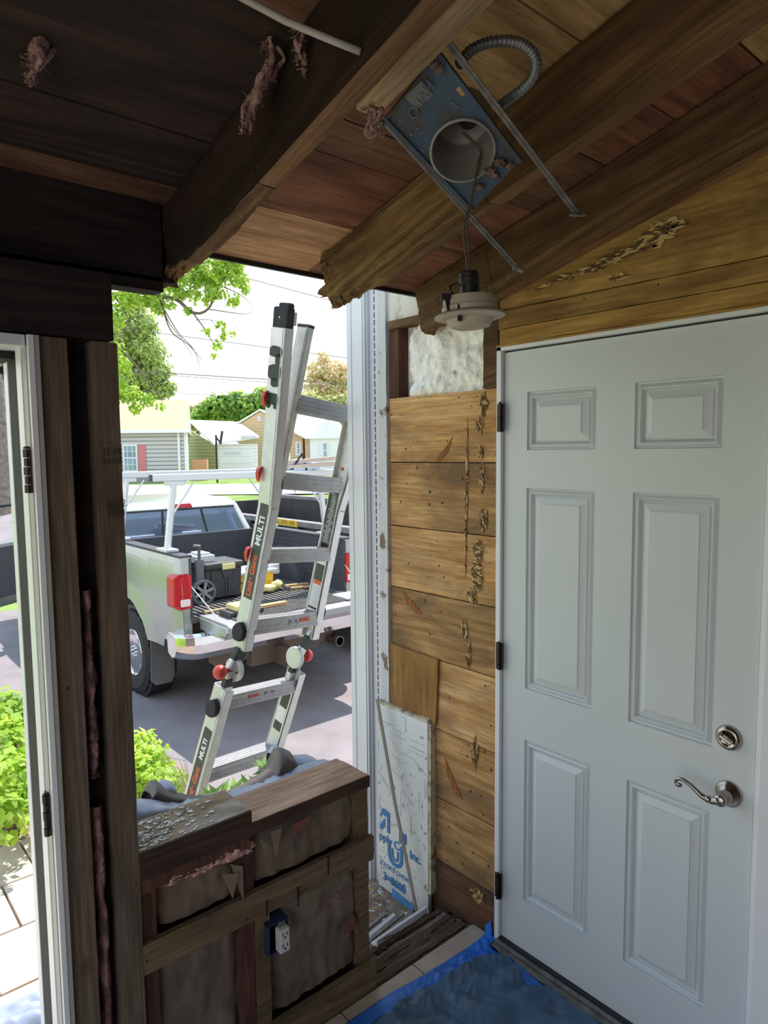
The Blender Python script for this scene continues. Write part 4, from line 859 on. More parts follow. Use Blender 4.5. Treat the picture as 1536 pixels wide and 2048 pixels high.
# lamp trim hanging by wires
T = 1.33
tr_c = atd(937, 628, T)
lt = thing('lamp_trim', 'ivory recessed lamp trim with black socket dangling on wires before the door', 'lamp', tr_c)
dn = V((.04, -.02, -1)).normalized(); k = T/FPX
m = MB(); m.lathe(atd(939, 612, T), dn, [(.050, -.016), (.052, .0), (.054, .003), (.054, .012), (.060, .014), (.068, .018), (.069, .022), (.060, .025), (.046, .026), (.043, .032), (.038, .040), (.028, .043), (0, .044)], 48)
m.build('trim_ring', 'lamp_ivory', lt, smooth=False, bevel=.0008)
m = MB(); m.lathe(atd(938, 544, T), dn, [(0, 0), (.017, .0), (.0185, .003), (.0185, .010), (.020, .012), (.020, .020), (.018, .022), (.018, .044), (.016, .048), (.016, .050)], 28); m.build('socket', 'black', lt, bevel=.0008)
m = MB(); m.lathe(atd(939, 592, T), dn, [(.015, 0), (.020, .003), (.030, .010), (.032, .02)], 28); m.build('lamp_collar', 'lamp_ivory', lt, smooth=True)
m = MB()
for X0, Y0, X1, Y1 in ((905, 588, 908, 632), (893, 595, 900, 630)): m.obox((atd(X0, Y0, T-.03)+atd(X1, Y1, T-.03))/2, (atd(X0, Y0, T)-atd(X1, Y1, T)), RT, FW, (atd(X0, Y0, T)-atd(X1, Y1, T)).length/2, .004, .003)
m.obox(atd(892, 594, T-.03), RT, UP, FW, .009, .005, .005); m.obox(atd(920, 625, T-.045), RT, UP, FW, .0045, .016, .002)
m.tube(spl([atd(905, 590, T-.02), atd(900, 575, T-.02), atd(912, 568, T-.02), atd(925, 572, T-.02)]), .0022, 6)
m.build('spring_clip', 'black', lt)
m = MB(); m.tube(spl([atd(957, 568, T), atd(970, 572, T+.01), atd(975, 590, T+.01), atd(972, 612, T+.01)]), .0022, 6); m.build('bracket', 'galv', lt)
wtop = cc+pn*.06
for q, (dx) in enumerate((0, 6)):
    m = MB(); m.tube(spl([wtop+RT*.004*q, atd(960, 300, 1.36), atd(955+dx*.3, 330, T+.01), atd(944-dx*.4, 400, T), atd(934-dx, 450, T), atd(937-dx*1.1, 500, T), atd(938-dx*.4+2, 546, T)]), .0021, 8)
    m.build('wire', plain('lamp_wire', (.10, .085, .06), .6), lt, smooth=True)
# fluff hanging from roof boards and rafters
def rv3(r): return V((r.gauss(0, 1), r.gauss(0, 1), r.gauss(0, 1))).normalized()
def strands(name, label, pxs, dep, mat, seed, n=7, r0=.012):
    """a torn hank of fibre: wobbly tubes along a pixel path"""
    m = MB(); rnd = random.Random(seed)
    for s_ in range(n):
        P = []
        for (X, Y) in pxs: P.append(atd(X+rnd.gauss(0, 7), Y+rnd.gauss(0, 6), dep+rnd.gauss(0, .01)))
        P = spl(P, 8); L = len(P)
        a = int(rnd.uniform(0, .3)*L); b = int(rnd.uniform(.6, 1)*L)
        P = P[a:b]; P = [p+V((mnoise.noise(p*40+V((s_, 0, 0))), mnoise.noise(p*40+V((0, s_, 3))), mnoise.noise(p*40)))*.008 for p in P]
        m.tube(P, [r0*.8*rnd.uniform(.6, 1)*(0.35+.65*math.sin(math.pi*min(1, (i+2)/(len(P)+3))))*(1+.35*mnoise.noise(p*70)) for i, p in enumerate(P)], 7)
    X_ = [p[0] for p in pxs]; Y_ = [p[1] for p in pxs]
    C0 = spl([atd(X, Y, dep) for X, Y in pxs], 6)
    for s_ in range(n*14):
        i = rnd.randrange(len(C0)); c = C0[i]+rv3(rnd)*r0*1.1; d = rv3(rnd)+V((0, 0, -.7)); l = rnd.uniform(.008, .022)
        P = [c]; 
        for k in range(5): d = (d+rv3(rnd)*.8).normalized(); P.append(P[-1]+d*l/5)
        m.tube(P, [.0011, .001, .0009, .0008, .0006, .0003], 4)
    return tag(m.build(name, mat, smooth=True), label, 'insulation', 'shreds of pink insulation')
M['pink_grey'] = plain('pink_grey_fluff', (.50, .31, .28), 1.0, scale=40, col2=(.27, .17, .15), bump=1, bscale=110, spec=.05)
dd = lambda X, Y: (deckpt(X, Y)-CAM).dot(FW)-.03
strands('insulation_shred', 'long pink shred of insulation hanging against the sooty rafter', [(530, 75), (548, 110), (535, 150), (512, 190), (495, 225), (488, 265)], 1.27, 'pink_grey', 1, 8, .0105)
strands('insulation_shred', 'short pink shred hanging just right of the long one', [(592, 50), (598, 80), (600, 110), (606, 138)], 1.22, 'pink_grey', 2, 4, .007)
strands('insulation_shred', 'wide pink tuft in the top left corner of the ceiling', [(45, 15), (65, 45), (80, 75), (70, 110), (60, 140)], 1.2, 'pink_grey', 3, 9, .013)
strands('insulation_shred', 'grey pink wisp under the corner tuft', [(120, 75), (95, 100), (70, 130), (60, 160)], 1.22, 'pink_grey', 4, 5, .009)
strands('insulation_shred', 'tiny pale scrap of fluff on the black roof board', [(415, 243), (428, 247), (445, 254)], 1.62, 'pink_grey', 5, 4, .0055)
strands('insulation_shred', 'pink fluff caught on the rafter right of the light can', [(1100, 235), (1090, 260), (1075, 285), (1068, 305)], 1.62, 'pink_grey', 6, 5, .006)
strands('insulation_shred', 'small pink curl on the rafter below the conduit', [(1145, 255), (1150, 262), (1140, 275)], 1.66, 'pink_grey', 7, 3, .004)
strands('insulation_shred', 'grey fluff clinging to the left corner of the light housing', [(735, 215), (748, 232), (742, 255), (755, 268)], 1.13, 'pink_grey', 8, 6, .006)

# ================================================================== OUTSIDE: GROUND
def G(x, y):       # ground height: low drive by the porch rising to the street
    v = (V((x, y, 0))-CAM).dot(FH); t = min(1, max(0, (v-10)/13)); t = t*t*(3-2*t)
    return -.66+t*1.01
def gpt(X, Y):
    r = ray(X, Y); d = 1.0
    for i in range(4000):
        p = CAM+r*d
        if p.z <= G(p.x, p.y): break
        d *= 1.003
    return p
def local(u, v, z=0): return V((CAM.x, CAM.y, 0))+RH*u+FH*v+V((0, 0, z))
def lat(X, v): return (ray(X, 905).dot(RH)/ray(X, 905).dot(FH))*v        # lateral offset of column X at forward distance v
def hgt(X, Y, v): r = ray(X, Y); return CAM.z + r.z*v/r.dot(FH)
def sheet(name, pts, mat, dz, n=40, lab=None):
    """ground patch: polygon (world xy, ccw or cw) triangulated on the terrain"""
    bm = bmesh.new(); vs = [bm.verts.new((p[0], p[1], 0)) for p in pts]; bm.faces.new(vs)
    xs = [p[0] for p in pts]; ys = [p[1] for p in pts]
    for k in range(1, n):
        for co, no in (((min(xs)+(max(xs)-min(xs))*k/n, 0, 0), (1, 0, 0)), ((0, min(ys)+(max(ys)-min(ys))*k/n, 0), (0, 1, 0))):
            bmesh.ops.bisect_plane(bm, geom=bm.verts[:]+bm.edges[:]+bm.faces[:], plane_co=co, plane_no=no)
    for v in bm.verts: v.co.z = G(v.co.x, v.co.y)+dz
    me = bpy.data.meshes.new(name); bm.to_mesh(me); bm.free(); o = bpy.data.objects.new(name, me); COL.objects.link(o); me.materials.append(M[mat])
    for p in me.polygons: p.use_smooth = True
    o['kind'] = 'structure'
    if lab: o['label'] = lab
    return o
LP = lambda u, v: local(u, v)
sheet('lawn', [(-60, -6), (120, -6), (120, 130), (-60, 130)], 'grass', -.02, 60, 'lawn around the houses')
e1 = gpt(0, 1380); 
sheet('driveway', [(.15, .7), (.2, 3.4), (-.45, 5.6), (-1.2, 6.6), (-2.2, 7.4), (-2.4, 12), (-1, 22), (9, 22), (6.5, 12), (6.5, .7)], 'asphalt', 0.0, 30, 'dark asphalt driveway under the truck')
sheet('street', [tuple(LP(-30, 23))[:2], tuple(LP(30, 23))[:2], tuple(LP(30, 31))[:2], tuple(LP(-30, 31))[:2]], 'street', .004, 10, 'pale street beyond the lawn')
sheet('drive_across', [tuple(LP(-5.4, 30.8))[:2], tuple(LP(-3, 30.8))[:2], tuple(LP(-4, 46))[:2], tuple(LP(-8.5, 46))[:2]], 'street', .01, 6)
sheet('mulch_bed', [tuple(LP(a, b))[:2] for a, b in ((-2.2, 14.5), (-2.9, 16.4), (-2.5, 18.6), (-.8, 19.2), (1.5, 18.6), (1.6, 15.5), (.2, 14))], 'mulch', .012, 10, 'brown mulch bed in the lawn')
sheet('bounce_patio', [(-12, -8), (-2.9, -8), (-2.9, 1.2), (-12, 1.2)], 'paver', .01, 4, 'unseen paved ground added left of the porch to bounce light')  # bright paving out of view, added to bounce sunlight up to the ceiling
sheet('flower_bed', [(-2.6, 2.8), (-.85, 2.78), (-.35, 1.9), (-.2, .9), (.3, .9), (.3, 3.3), (-.35, 5.0), (-2.6, 5.4)], 'soil', .02, 12, 'flower bed soil beside the walkway')
# walkway pavers
m = MB(); rnd = random.Random(2)
for i in range(9):
    for j in range(6):
        x0, y0 = -3.6+i*.36+(.18 if j % 2 else 0), .3+j*.42
        if x0+.35 > -.5: continue
        m.box(x0, x0+.35, y0, y0+.41, -.66, -.575+rnd.uniform(-.003, .003))
struct(m.build('walkway', 'paver', bevel=.006), 'sunlit tan paver walkway outside the doorway')

# ------------------------------------------------------------------ leaves
def leaf(m, c, d, n, l, w_):
    d = d.normalized(); s_ = d.cross(n).normalized(); n = s_.cross(d)
    a, b = c, c+d*l; mid = c+d*l*.45-n*l*.06
    m.poly([a, mid+s_*w_/2, b-n*l*.12]); m.poly([a, b-n*l*.12, mid-s_*w_/2])
def rv(rnd): 
    z = rnd.uniform(-1, 1); a = rnd.uniform(0, 6.283); r = math.sqrt(1-z*z); return V((r*math.cos(a), r*math.sin(a), z))
def foliage(m, centers, n, ls, rnd, wr=.55, mi=None):
    """leaves on the shells of soft clumps (c, radius, squash)"""
    tot = sum(c[1]**2 for c in centers)
    for c, r, sq in centers:
        for k in range(int(n*r*r/tot)):
            q = rv(rnd); rr = r*rnd.uniform(.55, 1.08)*(1+.25*mnoise.noise(q*2.5+V(c)))
            p = V(c)+V((q.x*rr, q.y*rr, q.z*rr*sq)); nn = (q+rv(rnd)*.7+V((0, 0, .5))).normalized(); d = nn.orthogonal(); d = (Matrix.Rotation(rnd.uniform(0, 6.28), 3, nn) @ d)
            if mi: m.mi = rnd.choice(mi)
            leaf(m, p, d, nn, ls*rnd.uniform(.7, 1.3), ls*wr*rnd.uniform(.8, 1.2))
def branches(m, p0, p1, r0, r1, rnd, wob=.1, n=7):
    p0, p1 = V(p0), V(p1); L = (p1-p0).length; P = []
    for i in range(n+1):
        t = i/n; P.append(p0.lerp(p1, t)+rv(rnd)*wob*L*.12*(1 if 0 < i < n else 0))
    m.tube(P, [r0+(r1-r0)*i/n for i in range(n+1)], 8); return P
# ------------------------------------------------------------------ ladder
LD = 2.84
r_ = ray(1830, 1070); eu = r_.normalized()
ev = (RT*.218+UP*1.0-FW*.12); ev = (ev-eu*ev.dot(eu)).normalized(); en = eu.cross(ev).normalized()
if en.dot(FW) < 0: en = -en            # en points away from the camera
L0 = atd(502, 1200, LD)                # centre of left outer rail, upper section
LW = .405
def lp(s, t, o=0.0, vv=None): return L0 + eu*s + (vv or ev)*t + en*o
def tpix(Y, s=0):                       # distance along rail where it projects to row Y
    lo, hi = -1.6, 2.0
    for _ in range(40):
        mid = (lo+hi)/2; q = lp(s, mid)-CAM; yy = 1024-FPX*q.dot(UP)/q.dot(FW)
        if yy > Y: lo = mid
        else: hi = mid
    return (lo+hi)/2
ld = thing('ladder', 'folding aluminium multi position ladder with red knobs leaning outside the opening', 'ladder', lp(.2, -1.6))
def rail(name, p0, p1, wd, dp, side, par, mat='alu'):
    """C-channel rail: web on the outer side, two flanges"""
    m = MB(); d = (p1-p0).normalized(); c = (p0+p1)/2; hl = (p1-p0).length/2; s_ = side
    U_ = (eu-d*eu.dot(d)).normalized(); Nn = d.cross(U_).normalized()
    if Nn.dot(FW) < 0: Nn = -Nn
    m.obox(c+U_*s_*(wd/2-.0015), d, U_, Nn, hl, .0015, dp/2)
    m.obox(c-Nn*(dp/2-.002), d, U_, Nn, hl, wd/2, .002); m.obox(c+Nn*(dp/2-.002), d, U_, Nn, hl, wd/2, .002)
    for k in (-.30, -.42): m.obox(c+U_*s_*(wd/2+.0008)+Nn*dp*k*s_*0+Nn*dp*k, d, U_, Nn, hl, .0012, .0018)
    o = m.build(name, mat, par, bevel=.0012); return o, d, U_, Nn
tb, tk, tt = tpix(1296), tpix(1010), tpix(668)
inT = tpix(655, .02)
RW, RD = .040, .085
def rung(s0, s1, t, o, vv=None, hh=.030, dd_=.062, nm='rung', base=None):
    c0 = (base or L0)+eu*s0+(vv or ev)*t+en*o; c1 = c0+eu*(s1-s0); N_ = en if vv is None else eu.cross(vv).normalized()
    if N_.dot(FW) < 0: N_ = -N_
    VV = vv or ev; tilt = (V((0, 0, 1))-eu*eu.z).normalized(); NN = tilt.cross(eu).normalized(); 
    if NN.dot(FW) < 0: NN = -NN
    m = MB(); m.obox((c0+c1)/2, eu, tilt, NN, (c1-c0).length/2, hh, dd_/2)
    for k in (-.6, -.1, .45): m.obox((c0+c1)/2-NN*(dd_/2+.0008)+tilt*hh*k, eu, tilt, NN, (c1-c0).length/2-.004, .0016, .0016)
    for k in (-.6, -.2, .2, .6): m.obox((c0+c1)/2+tilt*(hh+.0008)+NN*dd_/2*k, eu, tilt, NN, (c1-c0).length/2-.004, .0012, .0016)
    return m.build(nm, 'alu_rung', ld, bevel=.001), NN, tilt
for side, s0 in ((-1, 0.0), (1, LW)):
    rail('outer_rail', lp(s0, tb), lp(s0, tk), RW, RD, side, ld)
    fl = side*.100
    o, d, U_, Nn = rail('outer_rail', lp(s0, tk-.01), lp(s0+fl, tt), RW, RD, side, ld)
    rail('inner_rail', lp(s0-side*.010+side*.0, tb), lp(s0+.018 if side < 0 else s0-.018, inT), .028, .066, side, ld, 'alu_side')
    ic = lp(s0+.018 if side < 0 else s0-.018, inT); m = MB(); m.obox(ic+d*.004, ev, eu, en, .006, .015, .034); m.build('end_cap', 'black', ld)
    m = MB(); m.obox(lp(s0+.018 if side < 0 else s0-.018, tpix(900), -.0)-eu*.0148*(1 if side < 0 else -1), ev, eu, en, .055, .0006, .010); m.build('red_label', 'red_plastic', ld)
    m = MB(); top = lp(s0+fl, tt); ft_ = lp(s0+fl+side*.008, tt+.075); m.obox((top+ft_)/2-d*.005, d, U_, Nn, .045, .020, .042); m.obox(ft_-Nn*.01+d*.006, d, U_, Nn, .012, .016, .030)
    f = m.build('rubber_foot', 'black_rubber', ld, bevel=.008)
    m = MB(); m.obox((top+ft_)/2+U_*.027, d, U_, Nn, .025, .010, .034); m.lathe((top+ft_)/2-U_*.020*(1 if side < 0 else -1), -U_*(1 if side < 0 else -1), [(.004, 0), (.004, .002)], 10); m.build('foot_pad', 'alu_side', f, bevel=.002)
    m = MB(); m.lathe(lp(s0-side*.024, tpix(815)), -eu, [(.010, -.006), (.010, .004)], 16); m.build('rail_hole', 'black', ld)
# painted camouflage patches on the first rail
m = MB(); base0, base1 = lp(0, tk), lp(-.100, tt); d = (base1-base0).normalized(); U_ = (eu-d*eu.dot(d)).normalized(); Nn = d.cross(U_).normalized()
if Nn.dot(FW) < 0: Nn = -Nn
def onrail(a, b, k=.0012): return base0+(base1-base0)*a-U_*(RW/2+k)+Nn*b*RD/2
for a0, a1, b0, b1, sd_ in ((.84, .90, -.75, .95, 1), (.80, .86, -.6, .1, 2), (.72, .80, -.75, .98, 3), (.68, .73, -.6, .5, 4), (.58, .645, -.7, .95, 5), (.56, .59, -.6, -.1, 6), (.56, .60, .3, .95, 7)):
    pts = []
    for k in range(18):
        a = 2*math.pi*k/18; rr = 1+.22*mnoise.noise(V((math.cos(a)*1.5, math.sin(a)*1.5, sd_*4)))
        pts.append(onrail((a0+a1)/2+(a1-a0)/2*math.sin(a)*rr*1.1, (b0+b1)/2+max(-1, min(1, math.cos(a)*rr*1.2))*(b1-b0)/2))
    m.prism(pts, -U_*.0004)
m.build('paint_patch', 'green_print', ld)
# rungs
orr = -.006
for Y in (1252, ):
    rung(.012, LW-.012, tpix(Y), orr, hh=.032, dd_=.07)
rung(.012, LW-.012, tpix(1111), orr, hh=.030, dd_=.07)
for Y, dx in ((963, -.0), (812, -.0)):
    t_ = tpix(Y, .1); rung(.02, LW-.018, t_, orr-.0, hh=.034)
# hinge block between upper and lower sections
ev2 = (RT*.300+UP*1.0-FW*.22); ev2 = (ev2-eu*ev2.dot(eu)).normalized()
en2 = eu.cross(ev2).normalized(); en2 = en2 if en2.dot(FW) > 0 else -en2
HC = [lp(0, tpix(1332)), lp(LW, tpix(1332))]
HC[0] = atd(463, 1340, LD+.01); HC[1] = HC[0]+eu*(LW-.02)
for side, hc in ((-1, HC[0]), (1, HC[1])):
    m = MB(); m.lathe(hc+eu*(.016 if side < 0 else -.016)+ev*0, eu, [(.048, -.010), (.050, -.008), (.050, -.002), (.047, 0), (.050, .002), (.050, .008), (.048, .010)], 36)
    hb = m.build('hinge_disc', 'alu', ld, bevel=.0008)
    m = MB(); k = -1 if side < 0 else 1
    m.lathe(hc+eu*k*.012, eu*k, [(.010, 0), (.010, .030), (.026, .032), (.030, .040), (.029, .058), (.022, .068), (0, .072)], 28); m.build('red_knob', 'red_plastic', hb, smooth=True)
    for a, b in ((.026, .02), (-.02, .026), (.0, -.03)): m = MB(); m.lathe(hc+eu*(.012 if side < 0 else -.012)-eu*.0105+ev*a+en*b, -eu, [(.005, 0), (.005, .002)], 10); m.build('bolt', 'black', hb)
    q = lp(0 if side < 0 else LW, tb-.005); m = MB(); m.bar(hc, q+(q-hc)*.35, .022, .046, up=eu); m.bar(hc, q, .012, .052, up=eu)
    e_ = hc-ev2*.13; m.bar(hc, e_, .022, .046, up=eu); m.build('hinge_arm', 'alu', ld, bevel=.002); m = MB(); m.bar(hc+(q-hc)*.45, q+(q-hc)*.02, .026, .058, up=eu); m.build('hinge_sleeve', 'green_print', ld, bevel=.002); m = MB(); m.bar(hc-ev2*.035, hc-ev2*.075, .026, .05, up=eu); m.build('hinge_sleeve', 'green_print', ld, bevel=.002)
# lower section
B0 = HC[0]-ev2*.075
low = 1.12
def lp2(s, t, o=0.0): return B0+eu*s-ev2*t+en2*o
for side, s0 in ((-1, -.014), (1, LW+.004)):
    m = MB(); p0, p1 = lp2(s0, 0), lp2(s0, low); rail_o, d2, U2, N2 = rail('lower_rail', p0, p1, RW, RD, side, ld)
    m = MB(); m.obox((p0+p1)/2+d2*0, d2, U2, N2, .001, .001, .001); m.bm.free()
def rung2(t):
    c0, c1 = lp2(.0, t), lp2(LW-.01, t); tilt = (V((0, 0, 1))-eu*eu.z).normalized(); NN = tilt.cross(eu).normalized(); NN = NN if NN.dot(FW) > 0 else -NN
    m = MB(); m.obox((c0+c1)/2, eu, tilt, NN, (c1-c0).length/2, .030, .036)
    for k in (-.6, -.1, .45): m.obox((c0+c1)/2-NN*.0368+tilt*.03*k, eu, tilt, NN, (c1-c0).length/2-.004, .0016, .0016)
    for k in (-.6, 0, .6): m.obox((c0+c1)/2+tilt*.0308+NN*.036*k, eu, tilt, NN, (c1-c0).length/2-.004, .0012, .0018)
    m.build('rung', 'alu_rung', ld, bevel=.001); return (c0+c1)/2, NN, tilt
def t2pix(Y):
    lo, hi = 0, 1.2
    for _ in range(40):
        mid = (lo+hi)/2; q = lp2(0, mid)-CAM; yy = 1024-FPX*q.dot(UP)/q.dot(FW)
        if yy < Y: lo = mid
        else: hi = mid
    return lo
r2c = rung2(t2pix(1402)); rung2(t2pix(1548)); rung2(t2pix(1700)); rung2(t2pix(1850))
# black lock boxes and red levers
for P, dd3, uu in ((lp(-.030, tpix(1262)), ev, eu), (lp2(-.045, t2pix(1412)), ev2, eu), (lp(LW+.03, tpix(1240)), ev, eu), (lp2(LW+.03, .09), ev2, eu)):
    m = MB(); Nn = en; pr_ = []
    for k in range(10): a = 2*math.pi*k/10; pr_.append(P+dd3*.038*math.cos(a)*(1.0 if k % 2 else 1.12)+en*.034*math.sin(a)-eu*.014)
    m.prism(pr_, eu*.026); m.build('rung_lock', 'black_rubber', ld, bevel=.003)
for Y in (805, 952, 1112):
    s_ = -.028 if Y > 1000 else -.03-.0
    tx = tpix(Y); fx = -(max(0, (tx-tk))/(tt-tk))*.100; m = MB(); P = lp(fx-.026, tx, .028)
    m.prism([P+ev*.03-eu*.0, P+ev*.022-eu*.014, P-ev*.0-eu*.018, P-ev*.035-eu*.004], en*.02); m.build('red_lever', 'red_plastic', ld, bevel=.002)
# printed stickers: left rail web faces the camera's left
def sticker(pA, pB, off, wid, mat, par, n):
    m = MB(); d = (pB-pA).normalized(); U3 = (eu-d*eu.dot(d)).normalized(); N3 = d.cross(U3).normalized(); N3 = N3 if N3.dot(FW) > 0 else -N3
    m.obox((pA+pB)/2+U3*off, d, U3, N3, (pB-pA).length/2, .0004, wid/2); m.build(n, mat, par); return d, U3, N3
M['label_dark'] = plain('label_dark', (.05, .065, .05), .5)
def raillabels(pf, ya, yb, ym, fl=0):
    # pf(Y) gives rail centre at row Y; ya..yb whole label rows
    A, B = pf(yb), pf(ya); off = -(RW/2+.0018); d, U3, N3 = sticker(A, B, off, .052, 'label_dark', ld, 'rail_label')
    C_ = pf(ym); w1 = (C_-A).length; w2 = (B-C_).length
    org = A+U3*(off-.0008)+N3*-.016
    org = A+U3*(off-.0008)-N3*-.014
    text('orange_lettering', 'Little Giant', w1*.205, A+U3*(off-.0008)-N3*.020+N3*.034-N3*.0+d*.012, d, -N3 if False else N3*-1 if (d.cross(-N3)).dot(U3) < 0 and False else (N3), 'orange_print', ld, .0003, weight=.0015) if False else None
    for txt, o_, size, mt in (('Little Giant', A+d*.012, w1/5.55, 'orange_print'), ('MULTI', C_+d*.015, w2/4.6, 'white_print')):
        # letters read up the rail, seen from the outer (-u) side: x = d, outward normal = -U3, so y = (-U3) x d
        yd = (-U3).cross(d); q = o_+U3*(off-.0008)-yd*size*.34
        text('orange_lettering' if mt == 'orange_print' else 'white_lettering', txt, size, q, d, yd, mt, ld, .0003, weight=.0012)
raillabels(lambda Y: lp(0, tpix(Y)), 1003, 1196, 1098)
raillabels(lambda Y: lp2(-.014, t2pix(Y)), 1455, 1600, 1520)
# instruction stickers on the inside of the right rails
def inlabel(pf, rows, parts_):
    off = -(RW/2+.0022)+.0
    for (ya, yb, mt, nm) in parts_: sticker(pf(yb), pf(ya), off, .050 if mt != 'orange_print' else .046, mt, ld, nm)
sR = LW
M['label_pale'] = plain('label_pale', (.62, .64, .66), .5)
pfR = lambda Y: lp(sR, tpix_s(Y, sR))
def tpix_s(Y, s):
    lo, hi = -1.6, 2.0
    for _ in range(40):
        mid = (lo+hi)/2; q = lp(s, mid)-CAM; yy = 1024-FPX*q.dot(UP)/q.dot(FW)
        if yy > Y: lo = mid
        else: hi = mid
    return lo
# the right rail's web is on its far side; a plate on the near side carries the stickers
inlabel(pfR, 0, [(985, 1095, 'label_dark', 'instruction_label'), (1086, 1096, 'orange_print', 'warning_label'), (1128, 1160, 'label_dark', 'instruction_label'), (1160, 1168, 'orange_print', 'warning_label'), (1170, 1210, 'label_pale', 'instruction_label'), (1212, 1216, 'black', 'instruction_label'), (1221, 1225, 'black', 'instruction_label')])
m = MB()
for i in range(26):
    Y = 990+i*3.7; 
    if 1084 < Y: Y += 46
    A = pfR(Y); d = ev; U3 = (eu-d*eu.dot(d)).normalized(); N3 = en; m.obox(A-U3*(RW/2+.003)+N3*random.uniform(-.004, .004), d, U3, N3, .0012, .0003, random.uniform(.010, .021))
m.build('label_print', 'white_print', ld)
m = MB(); m.obox(pfR(1150)-eu*(RW/2+.0014), ev, eu, en, .24, .0006, .034); m.build('inner_web', 'alu', ld)
pfL = lambda Y: lp2(LW+.004, t2pix(Y))
inlabel(pfL, 0, [(1405, 1416, 'orange_print', 'warning_label'), (1417, 1450, 'label_dark', 'instruction_label'), (1452, 1480, 'white_print', 'instruction_label'), (1482, 1500, 'label_dark', 'instruction_label')])
m = MB(); m.obox(pfL(1460)-eu*(RW/2+.0014), ev2, eu, en2, .30, .0006, .034); m.build('inner_web', 'alu', ld)
# rung stickers
for c, k1, k2 in ((lp(LW/2, tpix(1252))+en*orr, .10, 1), (r2c[0], -.06, -1)):
    tilt = (V((0, 0, 1))-eu*eu.z).normalized(); NN = tilt.cross(eu).normalized(); NN = NN if NN.dot(FW) > 0 else -NN
    m = MB(); m.obox(c+eu*k1-NN*.0375+tilt*.006, eu, NN, tilt, .028, .0006, .009); m.build('red_sticker', 'red_plastic', ld)
    text('rung_marking', "|<  >|", .026, c+eu*(k1-.10 if k2 > 0 else k1+.06)-NN*.0372-tilt*.004, eu, tilt, 'black', ld, .0003)

# ------------------------------------------------------------------ tarp draped outside the knee wall
def tarp(name, label, rid, base, mat, seed, back=.16, drop=.5):
    """rid: ridge pixels at distance y; base: front foot pixels on y=.17"""
    m = MB(); R_ = spl([ony(a, b, c) for a, b, c in rid], 10); F_ = spl([ony(a, b, c) for a, b, c in base], 10)
    def smp(P, u): k = u*(len(P)-1); i = min(int(k), len(P)-2); return P[i].lerp(P[i+1], k-i)
    def fn(u, v):
        f, r = smp(F_, u), smp(R_, u)
        if v < .4: t = v/.4; p = f.lerp(r, t); p = V((p.x, p.y, p.z))+V((0, -.02*math.sin(t*math.pi), .012*math.sin(t*math.pi)))
        else: t = (v-.4)/.6; p = r+V((0, back*t**.6, -drop*t**1.8))
        n = V((mnoise.noise(p*13+V((seed, 0, 0))), mnoise.noise(p*13+V((0, seed, 0))), mnoise.noise(p*13+V((0, 0, seed)))))*.006+V((0, 1, 1))*.004*(1-2*abs(mnoise.noise(V((p.x*30+p.z*20, p.z*14, seed)))))
        return p+n
    m.grid(fn, 110, 50); return tag(m.build(name, mat, smooth=True, solid=.0012), label, 'tarp')
tarp('tarp', 'shiny grey blue tarp lying along the outside of the knee wall', [(268, 1606, .22), (300, 1606, .22), (350, 1608, .24), (430, 1600, .25), (500, 1582, .26), (560, 1560, .27), (600, 1542, .27), (638, 1528, .27), (655, 1524, .27), (668, 1538, .26)],
     [(268, 1668, .165), (300, 1650, .165), (350, 1632, .165), (430, 1625, .165), (500, 1612, .165), (560, 1592, .165), (600, 1572, .165), (638, 1555, .165), (660, 1548, .165), (680, 1545, .165)], 'grey_tarp', 1)
tarp('brown_tarp', 'dark brown underside of the folded tarp rising behind the grey fold', [(300, 1590, .30), (312, 1568, .31), (335, 1580, .32), (380, 1596, .33), (450, 1592, .34), (500, 1572, .35), (540, 1545, .36), (560, 1505, .37), (580, 1505, .37), (592, 1530, .35), (600, 1550, .33)],
     [(300, 1612, .25), (312, 1610, .25), (335, 1612, .25), (380, 1608, .26), (450, 1602, .27), (500, 1592, .27), (540, 1575, .28), (560, 1565, .28), (580, 1558, .28), (592, 1556, .28), (600, 1556, .28)], 'brown_tarp', 4)
tarp('tarp', 'upright grey tarp flap with a dark hollow at the right end of the wall top', [(546, 1510, .44), (556, 1494, .44), (570, 1500, .43), (590, 1512, .40), (612, 1512, .37), (632, 1520, .34), (638, 1530, .31)],
     [(546, 1560, .40), (556, 1560, .40), (570, 1558, .38), (590, 1554, .35), (612, 1548, .32), (632, 1542, .30), (638, 1540, .29)], 'grey_tarp', 7, back=.1, drop=.3)
tarp('tarp', 'small curled grey tarp end at the left beside the stud', [(314, 1585, .34), (322, 1568, .35), (340, 1566, .35), (348, 1578, .34), (352, 1590, .33)],
     [(314, 1600, .30), (322, 1600, .30), (340, 1602, .30), (348, 1604, .30), (352, 1605, .30)], 'grey_tarp', 9, back=.08, drop=.2)
# tarp over the step beyond the doorway
m = MB()
def fn(u, v):
    x = -1.85+u*.80; y = .16+v*1.25; e = max(0, 1-abs(v*2-1)**3)
    z = -.57+.16*max(0, math.cos((y-.95)*2.4))*(.5+.5*u)+abs(mnoise.noise(V((x*6+y*3, y*5, 2))))*.13*e+mnoise.noise(V((x*20, y*16, 1)))*.025+.30*max(0, 1-v*3)*1.0
    return (x, y, max(z, -.555))
m.grid(fn, 90, 110); tag(m.build('tarp', 'grey_tarp', smooth=True, solid=.0015), 'crumpled silver blue tarp on the walkway beyond the open doorway', 'tarp')

